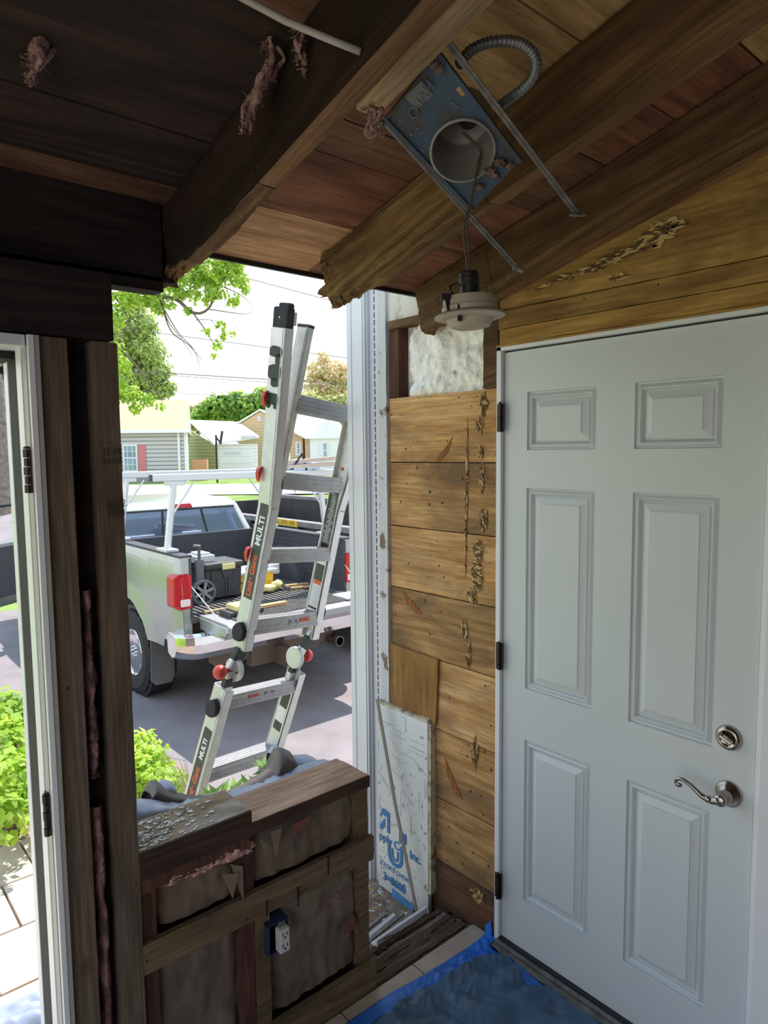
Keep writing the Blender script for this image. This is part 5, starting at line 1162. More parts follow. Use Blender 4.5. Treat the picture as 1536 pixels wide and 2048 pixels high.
# ------------------------------------------------------------------ plants near the porch
def bush(name, label, pts, n, ls, mats, seed, group=None, stems=True, wr=.6, cat='shrub'):
    rnd = random.Random(seed); base = V((sum(p[0][0] for p in pts)/len(pts), sum(p[0][1] for p in pts)/len(pts), 0)); base.z = G(base.x, base.y)
    t = thing(name, label, cat, base, group); m = MB(); foliage(m, pts, n, ls, rnd, wr, list(range(len(mats)))); m.keepn = True; m.build('foliage', mats, t)
    if stems:
        m = MB()
        for c, r, sq in pts:
            for k in range(3): branches(m, base+V((rnd.uniform(-.1, .1)*r, rnd.uniform(-.1, .1)*r, 0)), V(c)+rv(rnd)*r*.5, .02*r+.006, .003, rnd)
        m.build('stems', 'twig', t)
    return t
def cl(X, Y, d, r, sq=.8): p = atd(X, Y, d); return (tuple(p), r, sq)
bush('leafy_shrub', 'bright green leafy shrub seen through the doorway beside the walkway', [cl(5, 1430, 4.6, .20), cl(35, 1440, 4.6, .20), cl(20, 1510, 4.3, .26), cl(0, 1560, 4.0, .22), cl(40, 1580, 4.1, .22), cl(10, 1630, 3.8, .15)], 2300, .07, ['leaf_lime', 'leaf_maple'], 1)
bush('leafy_shrub', 'bright green leafy shrub behind the stud at the edge of the driveway', [cl(275, 1500, 4.3, .14), cl(300, 1520, 4.2, .13), cl(285, 1555, 4.1, .15), cl(325, 1555, 4.0, .10), cl(350, 1570, 3.9, .08), cl(260, 1540, 4.2, .2)], 1500, .055, ['leaf_lime', 'leaf_maple'], 2)
rnd = random.Random(8); t = thing('ornamental_grass', 'thin dry ornamental grass beside the ladder foot', 'grass', gpt(378, 1640)); m = MB(); b0 = atd(384, 1625, 3.1)
for i in range(60):
    a = rnd.uniform(0, 6.28); s_ = rnd.uniform(.02, .10); top = b0+V((math.cos(a)*s_, math.sin(a)*s_, rnd.uniform(.12, .30))); m.tube([b0+V((rnd.uniform(-.02, .02), rnd.uniform(-.02, .02), -.35)), b0.lerp(top, .5), top+V((math.cos(a), math.sin(a), 0))*.02], [.0018, .0014, .0006], 4)
m.build('blades', plain('dry_grass', (.36, .33, .20), .8), t)
def sprig(name, label, pxs, seed, d=2.5):
    rnd = random.Random(seed); p0 = atd(*pxs[0], d); t = thing(name, label, 'shrub', V((p0.x, p0.y, -.6)), 'broad leaved sprigs behind the tarp'); m = MB(); ms = MB()
    for (X, Y) in pxs:
        c = atd(X, Y, d); ms.tube([V((c.x, c.y+.05, -.6)), c-V((0, 0, .1)), c], [.006, .004, .003], 6)
        for k in range(7):
            a = k*.9+rnd.uniform(-.3, .3); dr = V((math.cos(a), math.sin(a), rnd.uniform(.2, 1.1))); leaf(m, c-V((0, 0, .004*k)), dr, V((0, 0, 1)), .065, .024)
    m.keepn = True; m.build('leaves', 'leaf_green', t); ms.build('stems', 'twig', t)
sprig('rhododendron', 'narrow green leaves standing up beside the lowest ladder rung', [(530, 1532), (527, 1560)], 1)
sprig('rhododendron', 'low green leaves between the ladder rail and the brown tarp', [(440, 1588), (470, 1580), (500, 1572), (425, 1592)], 2)
m = MB()
for i, (X, Y, r) in enumerate(((540, 1580, .07),)): p = atd(X, Y+14, 3.2); m.blob(p, r, .25, 3, i, 3, (1.2, 1, .6))
# stones folded into one garden edge
tag(m.build('garden_stone', 'paver', smooth=False), 'pale edging stone peeking over the tarp by the ladder', 'stone')

# ================================================================== PICKUP TRUCK
TX, TY, TG = 1.64, 4.0, -.66
ZK = [(0, 0), (.24, .24), (.40, .42), (.46, .58), (.70, .82), (.755, .845), (.862, .965), (.955, 1.06), (1.31, 1.37), (1.42, 1.49), (1.80, 1.86), (3, 3.06)]
def zr_(z):
    for (a, b), (c, d) in zip(ZK, ZK[1:]):
        if z <= c: return b+(d-b)*(z-a)/(c-a)
    return z
def TZ(z): return TG+zr_(z)
def tp(x, y, z): return V((TX+x, TY+y, TZ(z)))
M['car_silver'] = plain('car_silver', (.42, .45, .43), .24, metal=.6)
M['chrome'] = plain('chrome', (.82, .82, .82), .08, metal=1.0)
M['liner'] = plain('bed_liner', (.07, .07, .08), .75, bump=.3, bscale=80)
M['liner_grey'] = plain('bed_liner_dusty', (.12, .11, .105), .8, var=.25, scale=10)
M['plastic_grey'] = plain('tailgate_cap', (.30, .29, .30), .6)
M['car_glass'] = plain('car_glass', (.16, .22, .34), .04, metal=0.55, spec=1.0)
M['lamp_red'] = plain('lamp_red', (.52, .012, .02), .12, var=.12, scale=60)
M['lamp_clear'] = plain('lamp_clear', (.80, .72, .70), .12)
M['rack_white'] = plain('rack_aluminium', (.72, .74, .78), .35, metal=.5)
M['yellow'] = plain('tool_yellow', (.85, .52, .02), .45)
M['yellow_pale'] = plain('yellow_clear_lid', (.82, .72, .30), .3)
M['box_black'] = plain('toolbox_black', (.05, .05, .052), .55, var=.3, scale=12)
M['blue_plastic'] = plain('blue_plastic', (.02, .09, .42), .4)
M['wood_handle'] = plain('wood_handle', (.62, .36, .16), .6)
M['rust'] = plain('hitch_brown', (.14, .10, .08), .8)
tk_ = thing('pickup_truck', 'silver pickup truck with lowered tailgate and ladder rack parked on the driveway', 'truck', tp(0, 0, 0))
HWD = .98
def side_panel(sx):
    """bed side: outline in (y,z) with wheel arch, extruded with bulge"""
    m = MB(); wy, wz, wr = 1.15, .41, .47
    outline_top = 1.42
    ys = [0, .05] + [0.1+i*.05 for i in range(39)]
    ys = [0.0+i*(1.86)/46 for i in range(47)]
    def zb(y):
        base = .52 if y > .35 else .60-.0
        dy = y-wy
        if abs(dy) < wr: return max(base, wz+math.sqrt(wr*wr-dy*dy))
        return base
    def prof(y, t):          # t 0 bottom..1 top -> x offset, z
        z0 = zb(y); z = z0+(outline_top-z0)*t
        bul = .035*math.sin(math.pi*min(1, max(0, (z-.45)/(1.0))))
        arch = .035*max(0, 1-abs(math.hypot(y-wy, z-wz)-wr)/.16)
        x = HWD-.02+bul*.6+arch*.7-(.03*(t**8))-.05*max(0, 1-y/.12)**2
        return x, z
    NT = 16; g = []
    for y in ys: g.append([m.bm.verts.new(tp(sx*prof(y, k/NT)[0], y, prof(y, k/NT)[1])) for k in range(NT+1)])
    for i in range(len(ys)-1):
        for k in range(NT): m._f([g[i][k], g[i+1][k], g[i+1][k+1], g[i][k+1]])
    # inward return: top rail, inner wall, rear jamb
    gi = []
    for y in ys: gi.append([m.bm.verts.new(tp(sx*(HWD-.13), y, outline_top)), m.bm.verts.new(tp(sx*(HWD-.13), y, .80))])
    for i in range(len(ys)-1):
        m._f([g[i][NT], g[i+1][NT], gi[i+1][0], gi[i][0]]); m._f([gi[i][0], gi[i+1][0], gi[i+1][1], gi[i][1]])
    m.poly([tp(sx*(HWD-.13), 0.001, .60), tp(sx*(HWD-.06), .001, .60), tp(sx*(HWD-.04), .001, 1.42), tp(sx*(HWD-.13), .001, 1.42)])
    return m
for sx in (-1, 1):
    side_panel(sx).build('bed_side', 'car_silver', tk_, smooth=False)
    # black rail cap
    m = MB(); m.box(TX+sx*(HWD-.15), TX+sx*(HWD-.035), TY+.0, TY+1.86, TZ(1.415), TZ(1.44)); m.build('rail_cap', 'liner', tk_, bevel=.006)
    m = MB(); x = sx*(HWD-.012); 
    pts = [(-.005, .86), (-.005, 1.28), (.03, 1.31), (.13, 1.31), (.17, 1.27), (.15, .86), (.12, .83), (.03, .83)]
    m.prism([tp(sx*(HWD-.13), -.022, .935), tp(sx*(HWD-.13), -.022, 1.26), tp(sx*(HWD-.10), -.022, 1.285), tp(sx*(HWD-.02), -.012, 1.28), tp(sx*(HWD+.012), .03, 1.25), tp(sx*(HWD+.018), .03, .95), tp(sx*(HWD-.02), -.015, .925)], V((0, .16, 0)))
    tl = m.build('tail_light', 'lamp_red', tk_, bevel=.012)
    m = MB(); m.box(TX+sx*(HWD-.112), TX+sx*(HWD-.025), TY-.028, TY+.0, TZ(.955), TZ(1.03)); m.build('reverse_lamp', 'lamp_clear', tl, bevel=.01)
    # wheels
for sx in (-1, 1):
    for wy in (1.15, 4.75):
        c = tp(sx*(HWD-.13), wy, .40); ax = V((sx, 0, 0))
        m = MB(); m.lathe(c, ax, [(.24, -.12), (.36, -.13), (.412, -.10), (.42, -.05), (.42, .05), (.412, .10), (.36, .13), (.27, .125), (.24, .10), (.24, -.12)], 56, closed=True)
        for k in range(56):
            a = 2*math.pi*k/56
            for o_ in (-.075, 0, .075): q = c+V((sx*(o_+.01*(k % 2)), math.cos(a)*.422, math.sin(a)*.422)); m.obox(q, (1, 0, 0), (0, -math.sin(a), math.cos(a)), (0, math.cos(a), math.sin(a)), .028, .016, .006)
        wh = m.build('tire', 'black_rubber', tk_)
        m = MB(); m.lathe(c, ax, [(.245, .10), (.235, .118), (.225, .11), (.215, .03), (.07, .02), (.07, .07), (.06, .085), (0, .09)], 40)
        for k in range(8):
            a = 2*math.pi*k/8; dr = V((0, math.cos(a), math.sin(a))); m.bar(c+ax*.075+dr*.05, c+ax*.09+dr*.225, .05, .03, up=ax)
            m.lathe(c+ax*.085+dr*.05, ax, [(.010, 0), (.010, .02), (.005, .03)], 8)
        m.build('wheel_rim', 'chrome', wh, smooth=False)
    m = MB(); m.lathe(tp(sx*(HWD-.16), 1.15, .40), V((sx, 0, 0)), [(.46, -.12), (.47, .12)], 40); m.build('wheel_well', 'black', tk_)
    m = MB(); m.prism([tp(sx*(HWD-.24), .68, .62), tp(sx*(HWD-.02), .68, .62), tp(sx*(HWD-.0), .66, .24), tp(sx*(HWD-.04), .65, .19), tp(sx*(HWD-.20), .65, .19), tp(sx*(HWD-.24), .66, .24)], V((0, .012, 0))); m.build('mud_flap', M.setdefault('flap_grey', plain('flap_grey', (.13, .125, .12), .6)), tk_, bevel=.004)
# bed
m = MB(); m.box(TX-.86, TX+.86, TY+.0, TY+1.86, TZ(.80), TZ(.84)); 
for i in range(30): x = TX-.82+i*.0565; m.box(x, x+.03, TY+.0, TY+1.84, TZ(.84), TZ(.852))
m.build('bed_floor', 'liner_grey', tk_)
m = MB(); m.box(TX-.86, TX+.86, TY+1.80, TY+1.86, TZ(.8), TZ(1.40))
for sx in (-1, 1): m.box(TX+sx*.84, TX+sx*.865, TY, TY+1.84, TZ(.84), TZ(1.41))
for sx in (-1, 1): m.lathe(tp(sx*.86, 1.15, .80), V((-sx, 0, 0)), [(.44, 0), (.43, .10), (.36, .13)], 30)
for i in range(8):
    z = TZ(.95)+.055*i; m.box(TX+.832, TX+.842, TY+.05, TY+1.8, z, z+.012)
m.build('bed_liner', 'liner', tk_)
# tailgate, lowered
tg = MB(); prf = [(0, .855), (-.02, .862), (-.50, .862), (-.545, .845), (-.56, .80), (-.55, .765), (-.50, .755), (-.03, .76), (0, .77)]
tg.prism([tp(-.78, a, b) for a, b in prf], V((1.56, 0, 0))); tgo = tg.build('tailgate', 'plastic_grey', tk_, bevel=.01)
m = MB()
for i in range(9): y = TY-.06-.045*i; m.box(TX-.66, TX+.66, y-.022, y, TZ(.862), TZ(.870))
for i in range(40): x = TX-.65+i*.033; m.box(x, x+.014, TY-.44, TY-.04, TZ(.868), TZ(.875))
m.build('tailgate_liner', 'liner_grey', tgo)
m = MB(); m.prism([tp(-.775, a, b) for a, b in ((-.02, .845), (-.52, .845), (-.55, .81), (-.50, .77), (-.30, .745), (-.04, .75))], V((-.02, 0, 0))); m.prism([tp(.795, a, b) for a, b in ((-.02, .845), (-.52, .845), (-.55, .81), (-.50, .70), (-.30, .64), (-.04, .70))], V((-.02, 0, 0)))
m.prism([tp(-.78, a, b) for a, b in ((-.05, .755), (-.50, .752), (-.45, .71), (-.10, .70))], V((1.56, 0, 0))); m.build('tailgate_skin', 'car_silver', tgo, bevel=.006)
m = MB(); 
for sx in (-1, 1): m.tube([tp(sx*.85, .02, 1.16), tp(sx*.79, -.44, .87)], .004, 6)
m.build('tailgate_cable', 'rack_white', tk_)
# bumper
m = MB(); BP = [(-.02, .73), (-.12, .725), (-.16, .69), (-.17, .62), (-.16, .54), (-.13, .485), (-.08, .465), (-.0, .50), (.02, .70)]
secs = []
for k in range(33):
    x = -1.03+2.06*k/32; wr_ = max(0, abs(x)-.82)/.21; dy = .12*wr_**2; dz = .03*wr_**2
    secs.append([m.bm.verts.new(tp(x*1.0, a+dy, b+(dz if b < .6 else 0))) for a, b in BP])
for k in range(32):
    for i in range(len(BP)): m._f([secs[k][i], secs[k+1][i], secs[k+1][(i+1) % len(BP)], secs[k][(i+1) % len(BP)]])
m._f(secs[0]); m._f(list(reversed(secs[-1]))); m.build('rear_bumper', 'chrome', tk_, smooth=False, bevel=.004)
m = MB(); m.box(TX-.55, TX+.55, TY-.14, TY-.05, TZ(.735), TZ(.742)); m.build('step_pad', 'liner', tk_, bevel=.002)
m = MB(); m.box(TX-.65, TX+.65, TY-.02, TY+.12, TZ(.42), TZ(.52)); m.box(TX-.045, TX+.045, TY-.26, TY+.1, TZ(.37), TZ(.455)); m.box(TX-.30, TX+.30, TY-.05, TY+.05, TZ(.38), TZ(.46)); m.cyl(tp(.35, .3, .45), tp(.35, 1.6, .45), .1); m.box(TX-.7, TX+.7, TY+1.05, TY+1.25, TZ(.35), TZ(.45))
m.box(TX-.5, TX+.5, TY+.1, TY+4.6, TZ(.45), TZ(.6)); m.build('hitch_and_frame', 'rust', tk_, bevel=.004)
m = MB(); m.box(TX-.03, TX+.03, TY-.262, TY-.258, TZ(.385), TZ(.44)); m.build('hitch_hole', 'black', tk_)
m = MB(); m.lathe(tp(.62, -.20, .43), V((0, 1, 0)), [(.045, .0), (.05, 0), (.05, .5), (.045, .5), (.045, 0)], 24, closed=True); m.cyl(tp(.62, .2, .43), tp(.62, .9, .43), .046); m.build('exhaust_pipe', 'nickel', tk_)
# cab
m = MB(); cy0, cy1 = 1.92, 5.0
def ring(z, hw, ya, yb, r=.10):
    return [tp(-hw, ya+r, z), tp(-hw+r, ya, z), tp(hw-r, ya, z), tp(hw, ya+r, z), tp(hw, yb, z), tp(-hw, yb, z)]
rs = [ring(.45, .96, 1.92, 4.1), ring(1.10, .985, 1.92, 4.1), ring(1.32, .95, 1.93, 4.2), ring(1.70, .80, 2.04, 3.75, .12), ring(1.78, .74, 2.12, 3.55, .14), ring(1.80, .60, 2.35, 3.3, .10)]
vs = [[m.bm.verts.new(q) for q in r] for r in rs]
for a, b in zip(vs, vs[1:]):
    for i in range(6): m._f([a[i], a[(i+1) % 6], b[(i+1) % 6], b[i]])
m._f(vs[-1]); m.build('cab', 'car_silver', tk_, bevel=.02)
# rear window on the sloping back
def back(x, t): a = V(tp(x*(1-.16*t)*1.0, 1.93+.11*t, 1.32+.38*t)); return a+V((0, -.012, 0))
m = MB(); m.prism([back(-.80, .02), back(.80, .02), back(.80, .92), back(-.80, .92)], V((0, .01, 0))); rw = m.build('rear_window', 'car_glass', tk_, bevel=.01)
m = MB()
for x in (-.28, .28): m.bar(back(x, .02)+V((0, -.006, 0)), back(x, .92)+V((0, -.006, 0)), .022, .006, up=(0, 1, 0))
m.bar(back(-.8, .0)+V((0, -.005, 0)), back(.8, 0)+V((0, -.005, 0)), .02, .006, up=(0, 1, 0)); m.bar(back(-.8, .95)+V((0, -.005, 0)), back(.8, .95)+V((0, -.005, 0)), .018, .006, up=(0, 1, 0)); m.build('window_frame', 'black', rw)
m = MB(); m.prism([back(-.17, .985), back(.17, .985), back(.15, 1.12), back(-.15, 1.12)], V((0, .02, 0))); m.build('brake_lamp', 'lamp_red', tk_, bevel=.006)
for sx in (-1, 1):
    m = MB(); m.prism([tp(sx*.958, 2.2, 1.30), tp(sx*.958, 3.9, 1.30), tp(sx*.80, 3.55, 1.68), tp(sx*.81, 2.2, 1.68)], V((sx*.008, 0, 0))); m.build('side_window', 'car_glass', tk_)
# hood and front
m = MB(); m.box(TX-.95, TX+.95, TY+4.1, TY+5.6, TZ(.5), TZ(1.2)); m.prism([tp(-.93, 4.1, 1.2), tp(-.93, 5.55, 1.15), tp(-.93, 5.5, 1.2), tp(-.93, 4.1, 1.32)], V((1.86, 0, 0))); m.build('hood', 'car_silver', tk_, bevel=.05)
# open driver's door
m = MB(); hx, hy = -.97, 3.95; dx, dy = -.80, -.62
def dp(t, z, o=0): n = V((dy, -dx, 0)).normalized(); return tp(hx+dx*t, hy+dy*t, z)+n*o
m.prism([dp(0, .48), dp(1, .48), dp(1.06, .62), dp(1.06, 1.15), dp(1.0, 1.30), dp(0, 1.30)], V((dy, -dx, 0)).normalized()*.07)
dr_ = m.build('open_door', 'car_silver', tk_, bevel=.02)
m = MB(); nrm = V((dy, -dx, 0)).normalized()
fr = [dp(0.02, 1.30, .02), dp(.15, 1.55, .02), dp(.4, 1.74, .02), dp(.92, 1.74, .02), dp(1.0, 1.62, .02), dp(1.03, 1.30, .02)]
m.tube(fr, .025, 8); m.build('door_window_frame', 'black', dr_)
m = MB(); m.prism([dp(.15, .62, -.004), dp(.9, .6, -.004), dp(.96, 1.0, -.004), dp(.96, 1.26, -.004), dp(.12, 1.26, -.004)], -nrm*.03); m.prism([dp(.15, .62, .074), dp(.9, .6, .074), dp(.96, 1.0, .074), dp(.96, 1.26, .074), dp(.12, 1.26, .074)], nrm*.03); m.build('door_trim', 'liner', dr_, bevel=.01)
m = MB(); m.tube([dp(1.07, .52, .07), dp(1.09, .7, .07), dp(1.09, 1.15, .07), dp(1.03, 1.32, .07)], .012, 6); m.build('door_seal', 'black_rubber', dr_)
# ladder rack
rk = thing('ladder_rack', 'pale aluminium ladder rack with two crossbars standing on the truck bed rails', 'rack', tp(0, .4, 1.44))
def rackbar(y, zt, xs=.86):
    for sx in (-1, 1):
        m = MB(); m.tube([tp(sx*(HWD-.09), y, 1.45), tp(sx*(HWD-.17), y, zt-.05)], .032, 12); m.box(TX+sx*(HWD-.09)-.06, TX+sx*(HWD-.09)+.06, TY+y-.11, TY+y+.11, TZ(1.44), TZ(1.465)); m.obox(tp(sx*(HWD-.18), y, zt-.055), (1, 0, 0), (0, 1, 0), (0, 0, 1), .09, .028, .02); m.build('rack_post', 'rack_white', rk, bevel=.004)
        m = MB(); m.tube([tp(sx*(HWD-.125), y, 1.74), tp(sx*(HWD-.36), y, zt-.06)], .009, 8); m.build('rack_brace', 'rack_white', rk)
    m = MB(); m.box(TX-1.02, TX+1.02, TY+y-.035, TY+y+.035, TZ(zt-.035), TZ(zt+.03)); cb = m.build('crossbar', 'rack_white', rk, bevel=.008)
    for sx in (-1, 1): m = MB(); m.box(TX+sx*1.02-.004, TX+sx*1.02+.012, TY+y-.033, TY+y+.033, TZ(zt-.033), TZ(zt+.028)); m.build('end_cap', 'black', cb)
rackbar(.38, 2.12); rackbar(1.55, 2.12)
m = MB(); m.bar(tp(.22, .55, 2.17), tp(.96, .25, 2.21), .14, .04); m.bar(tp(.30, .56, 2.215), tp(.94, .28, 2.27), .14, .04)
tag(m.build('lumber', 'wood_handle' if 0 else M.setdefault('lumber_pale', plain('lumber_pale', (.62, .50, .42), .8, var=.1))), 'pale lumber boards lying on the rack above the truck', 'lumber')
m = MB(); m.tube([tp(.45, .38, 2.13), tp(.60, .38, 2.32), tp(.66, .38, 2.13)], .014, 6); m.box(TX+.2, TX+.4, TY+.36, TY+.40, TZ(2.15), TZ(2.17)); tag(m.build('tie_down', 'black'), 'black tie down strap over the lumber on the rack', 'strap')
# things in the bed
fl = TZ(.852)
bx = thing('tool_box', 'large black rolling tool box with yellow latch standing in the truck bed', 'tool box', tp(-.50, .62, .852))
X0, X1, Y0, Y1 = TX-.47, TX-.07, TY+.50, TY+.86
m = MB(); m.prism([(X0+.02, Y0, fl+0.017), (X1-.02, Y0, fl+0.017), (X1, Y0, fl+0.302), (X0, Y0, fl+0.302)], V((0, Y1-Y0, 0))); m.build('body', 'box_black', bx, bevel=.015)
m = MB(); m.box(X0-.015, X1+.015, Y0-.02, Y1+.02, fl+0.302, fl+0.370); m.build('lid', 'box_black', bx, bevel=.02)
m = MB(); m.box(X0+.17, X0+.31, Y0-.035, Y0-.015, fl+0.298, fl+0.357); m.build('latch', 'yellow_pale', bx, bevel=.006)
m = MB(); 
for a in (.06, .21, .24, .44): m.box(X0+a, X0+a+.015, Y0-.012, Y0, fl+0.042, fl+0.286)
m.prism([(X0+.16, Y0-.014, fl+0.302), (X0+.30, Y0-.014, fl+0.302), (X0+.26, Y0-.014, fl+0.218), (X0+.20, Y0-.014, fl+0.218)], V((0, .012, 0))); m.build('rib', 'liner', bx)
wc = V((X0-.04, Y0-.03, fl+0.105)); m = MB(); m.lathe(wc, (0, -1, 0), [(.075, -.02), (.122, -.022), (.127, 0), (.122, .022), (.105, .024), (.098, .01), (.098, -.02)], 36); wl = m.build('wheel', M.setdefault('toolbox_wheel', plain('toolbox_wheel', (.20, .20, .20), .7)), bx)
m = MB()
for k in range(6): a = k*math.pi/3+.3; m.bar(wc+V((0, -.018, 0)), wc+V((math.cos(a)*.1, -.018, math.sin(a)*.1)), .028, .012, up=(0, 1, 0))
m.lathe(wc+V((0, -.02, 0)), (0, -1, 0), [(.03, 0), (.026, .014), (0, .016)], 16); m.build('wheel_spokes', plain('spoke_grey', (.32, .32, .32), .6), wl)
m = MB(); m.tube([(X0-.06, Y0, fl+0.210), (X0-.055, Y0, fl+0.504), (X0-.06, Y0-.02, fl+0.554), (X0-.12, Y0-.02, fl+0.563)], .016, 8); m.box(X0-.095, X0-.02, Y0-.02, Y0+.02, fl+0.185, fl+0.420); m.build('pull_handle', M.setdefault('dull_grey', plain('dull_grey', (.16, .16, .16), .5)), bx)
m = MB(); m.box(X0-.05, X0+.16, Y0+.1, Y1, fl+0.370, fl+0.437); m.box(X0+.0, X0+.12, Y0+.12, Y1-.05, fl+0.437, fl+0.462); tag(m.build('organizer_case', 'label_pale', bevel=.006), 'pale grey organizer case on top of the black tool box', 'case')
b2 = thing('bucket', 'blue plastic bucket between the tail light and the tool box wheel', 'bucket', tp(-.79, .66, .852))
m = MB(); m.lathe(tp(-.79, .62, .855), (0, 0, 1), [(.085, 0), (.105, .30), (.112, .30), (.112, .33), (.10, .33), (.085, .02), (0, .02)], 28); m.build('body', 'blue_plastic', b2)
m = MB(); m.blob(tp(-.79, .62, 1.22), .075, .4, 4, 2, 3); m.build('contents', 'black_rubber', b2)
sw = thing('table_saw', 'yellow tool case with grey top lying in the truck bed behind the ladder', 'power tool', tp(.12, .80, .852))
m = MB(); m.prism([tp(-.06, .60, .86), tp(.34, .60, .86), tp(.36, .60, 1.02), tp(.32, .60, 1.05), tp(-.06, .60, 1.05)], V((0, .35, 0))); m.build('body', 'yellow', sw, bevel=.01)
m = MB(); m.box(TX-.08, TX+.40, TY+.58, TY+.98, TZ(1.052), TZ(1.085)); m.box(TX+.33, TX+.47, TY+.66, TY+.80, TZ(1.00), TZ(1.12)); m.build('table_top', 'rack_white', sw, bevel=.004)
m = MB(); m.lathe(tp(.10, .595, .97), (0, -1, 0), [(.03, 0), (.03, .006), (.01, .012)], 16); m.build('knob', 'lamp_clear', sw)
m = MB(); m.tube(spl([tp(-.05, .57, .98), tp(.0, .52, .93), tp(-.02, .50, .87), tp(.08, .50, .88), tp(.02, .54, .92)]), .007, 6); m.build('power_cord', 'black', sw)
m = MB(); m.blob(tp(.22, .48, .895), .06, .3, 4, 3, 3, (1.4, 1, .7)); m.blob(tp(.34, .52, .91), .05, .3, 4, 5, 3, (1.3, 1, .9)); tag(m.build('work_gloves', 'yellow_pale', smooth=True), 'crumpled pale yellow work gloves beside the yellow tool case', 'gloves')
for i, (a, b, hd, lb) in enumerate((((.40, .52, .885), (.72, .50, .872), 1, 'wooden handled hammer with dark grip lying farther back in the bed'), ((.42, .44, .868), (.70, .36, .868), 0, 'plain wooden tool handle lying nearer the tailgate'))):
    t = thing('hammer', lb, 'hammer', tp(*a)); m = MB(); m.tube([tp(*a), tp(*b)], .014, 8); m.build('handle', 'wood_handle', t)
    m = MB(); m.tube([tp(a[0], a[1]-.05, a[2]+.01), tp(a[0], a[1]+.05, a[2]+.01)], .018, 8); m.build('head', 'galv', t)
cs = thing('tool_case', 'small black case with yellow clear lid on the lowered tailgate', 'case', tp(-.55, -.22, .875))
m = MB(); m.box(TX-.66, TX-.32, TY-.34, TY-.14, TZ(.876), TZ(.915)); m.build('body', 'box_black', cs, bevel=.008)
m = MB(); m.box(TX-.60, TX-.36, TY-.33, TY-.15, TZ(.915), TZ(.965)); m.build('lid', 'yellow_pale', cs, bevel=.01)
m = MB(); m.box(TX-.50, TX-.44, TY-.345, TY-.33, TZ(.90), TZ(.955)); m.build('latch', 'yellow', cs, bevel=.003)
m = MB(); m.tube([tp(-.74, -.02, .885), tp(-.40, -.05, .885)], .012, 8); m.box(TX-.28, TX-.0, TY-.22, TY-.16, TZ(.876), TZ(.90)); tag(m.build('wood_stick', 'wood_handle'), 'pale wooden sticks lying behind the small case', 'stick')
m = MB(); m.box(TX+.52, TX+.80, TY-.46, TY-.22, TZ(.874), TZ(.894)); tag(m.build('flat_lid', 'white_print', bevel=.006), 'flat white lid on the right end of the tailgate', 'lid')

# ------------------------------------------------------------------ dump trailer
dt = thing('dump_trailer', 'black steel dump trailer beside the truck with a yellow fill level line label', 'trailer', (3.9, 6.5, -.6))
x0, x1, y0, y1, za, zb_ = 3.05, 4.9, 4.3, 9.4, .0, .80
M['trailer_black'] = plain('trailer_black', (.05, .048, .05), .5, var=.3, scale=6)
M['trailer_edge'] = plain('trailer_edge', (.22, .20, .20), .5, var=.25, scale=14)
for nm, b in (('side_wall', (x0, x0+.05, y0, y1, za, zb_)), ('side_wall', (x1-.05, x1, y0, y1, za, zb_+.12)), ('front_wall', (x0, x1, y1-.05, y1, za, zb_+.08)), ('tail_gate', (x0, x1, y0, y0+.05, za, zb_))):
    m = MB(); m.box(*b); o = m.build(nm, 'trailer_black', dt)
m = MB(); m.box(x0, x1, y0, y1, za-.08, za); m.build('bed_floor', 'trailer_black', dt)
m = MB()
for k in range(9): y = y0+.1+k*.6; m.box(x0-.06, x0, y, y+.09, za, zb_)
m.build('stake', 'trailer_black', dt)
m = MB(); m.box(x0-.07, x0+.06, y0-.02, y1, zb_-.0, zb_+.07); m.box(x1-.07, x1+.04, y0, y1, zb_+.12, zb_+.18); m.box(x0, x1, y0-.03, y0+.05, zb_, zb_+.05); m.build('top_rail', 'trailer_edge', dt, bevel=.006)
m = MB(); m.box(x0-.02, x1, y0-.1, y0+4.5, -.28, -.16); m.build('chassis', 'rust', dt)
for k, yy in enumerate((6.2, 7.0)):
    for xx in (x0-.0, x1-.2): m = MB(); m.lathe((xx+.1, yy, -.26), (1, 0, 0), [(.20, -.1), (.33, -.1), (.34, 0), (.33, .1), (.20, .1)], 30); m.build('tire', 'black_rubber', dt)
p = onx(551, 1064, x0-.072); q = onx(592, 1064, x0-.072)
m = MB(); m.box(x0-.074, x0-.072, min(p.y, q.y)-.03, max(p.y, q.y)+.03, zb_-.005, zb_+.075); lb = m.build('level_label', 'yellow', dt)
L_ = abs(p.y-q.y); text('level_lettering', 'FILL LEVEL LINE', L_/7.2, (x0-.0745, max(p.y, q.y), zb_+.015), (0, -1, 0), (0, 0, 1), 'black', dt, .0006)

# ================================================================== HOUSES, TREES, WIRES
def hthing(name, label, cat, u, v, group=None): return thing(name, label, cat, local(u, v, .35), group)
class LB(MB):          # builder in (u, v, z) coordinates aligned with the street
    def b(s, u0, u1, v0, v1, z0, z1): return s.hexa([local(u0, v0, z0), local(u1, v0, z0), local(u1, v1, z0), local(u0, v1, z0), local(u0, v0, z1), local(u1, v0, z1), local(u1, v1, z1), local(u0, v1, z1)])
    def p(s, pts, off): s.prism([local(*q) for q in pts], RH*off[0]+FH*off[1]+V((0, 0, off[2])))
M['siding_grey'] = stripes('siding_grey', (.60, .58, .58), (.24, .23, .24), 1/.20, duty=.78)
M['siding_green'] = stripes('siding_green', (.44, .46, .20), (.25, .26, .10), 1/.2, duty=.8)
M['siding_tan'] = stripes('siding_tan', (.76, .55, .32), (.60, .42, .22), 1/.2, duty=.85)
M['siding_white'] = stripes('siding_white', (.88, .88, .90), (.62, .62, .66), 1/.2, duty=.85)
M['shutter_red'] = plain('shutter_red', (.62, .20, .22), .6)
M['shingle_tan'] = stripes('shingle_tan', (.56, .46, .24), (.40, .36, .16), 1/.16, duty=.7)
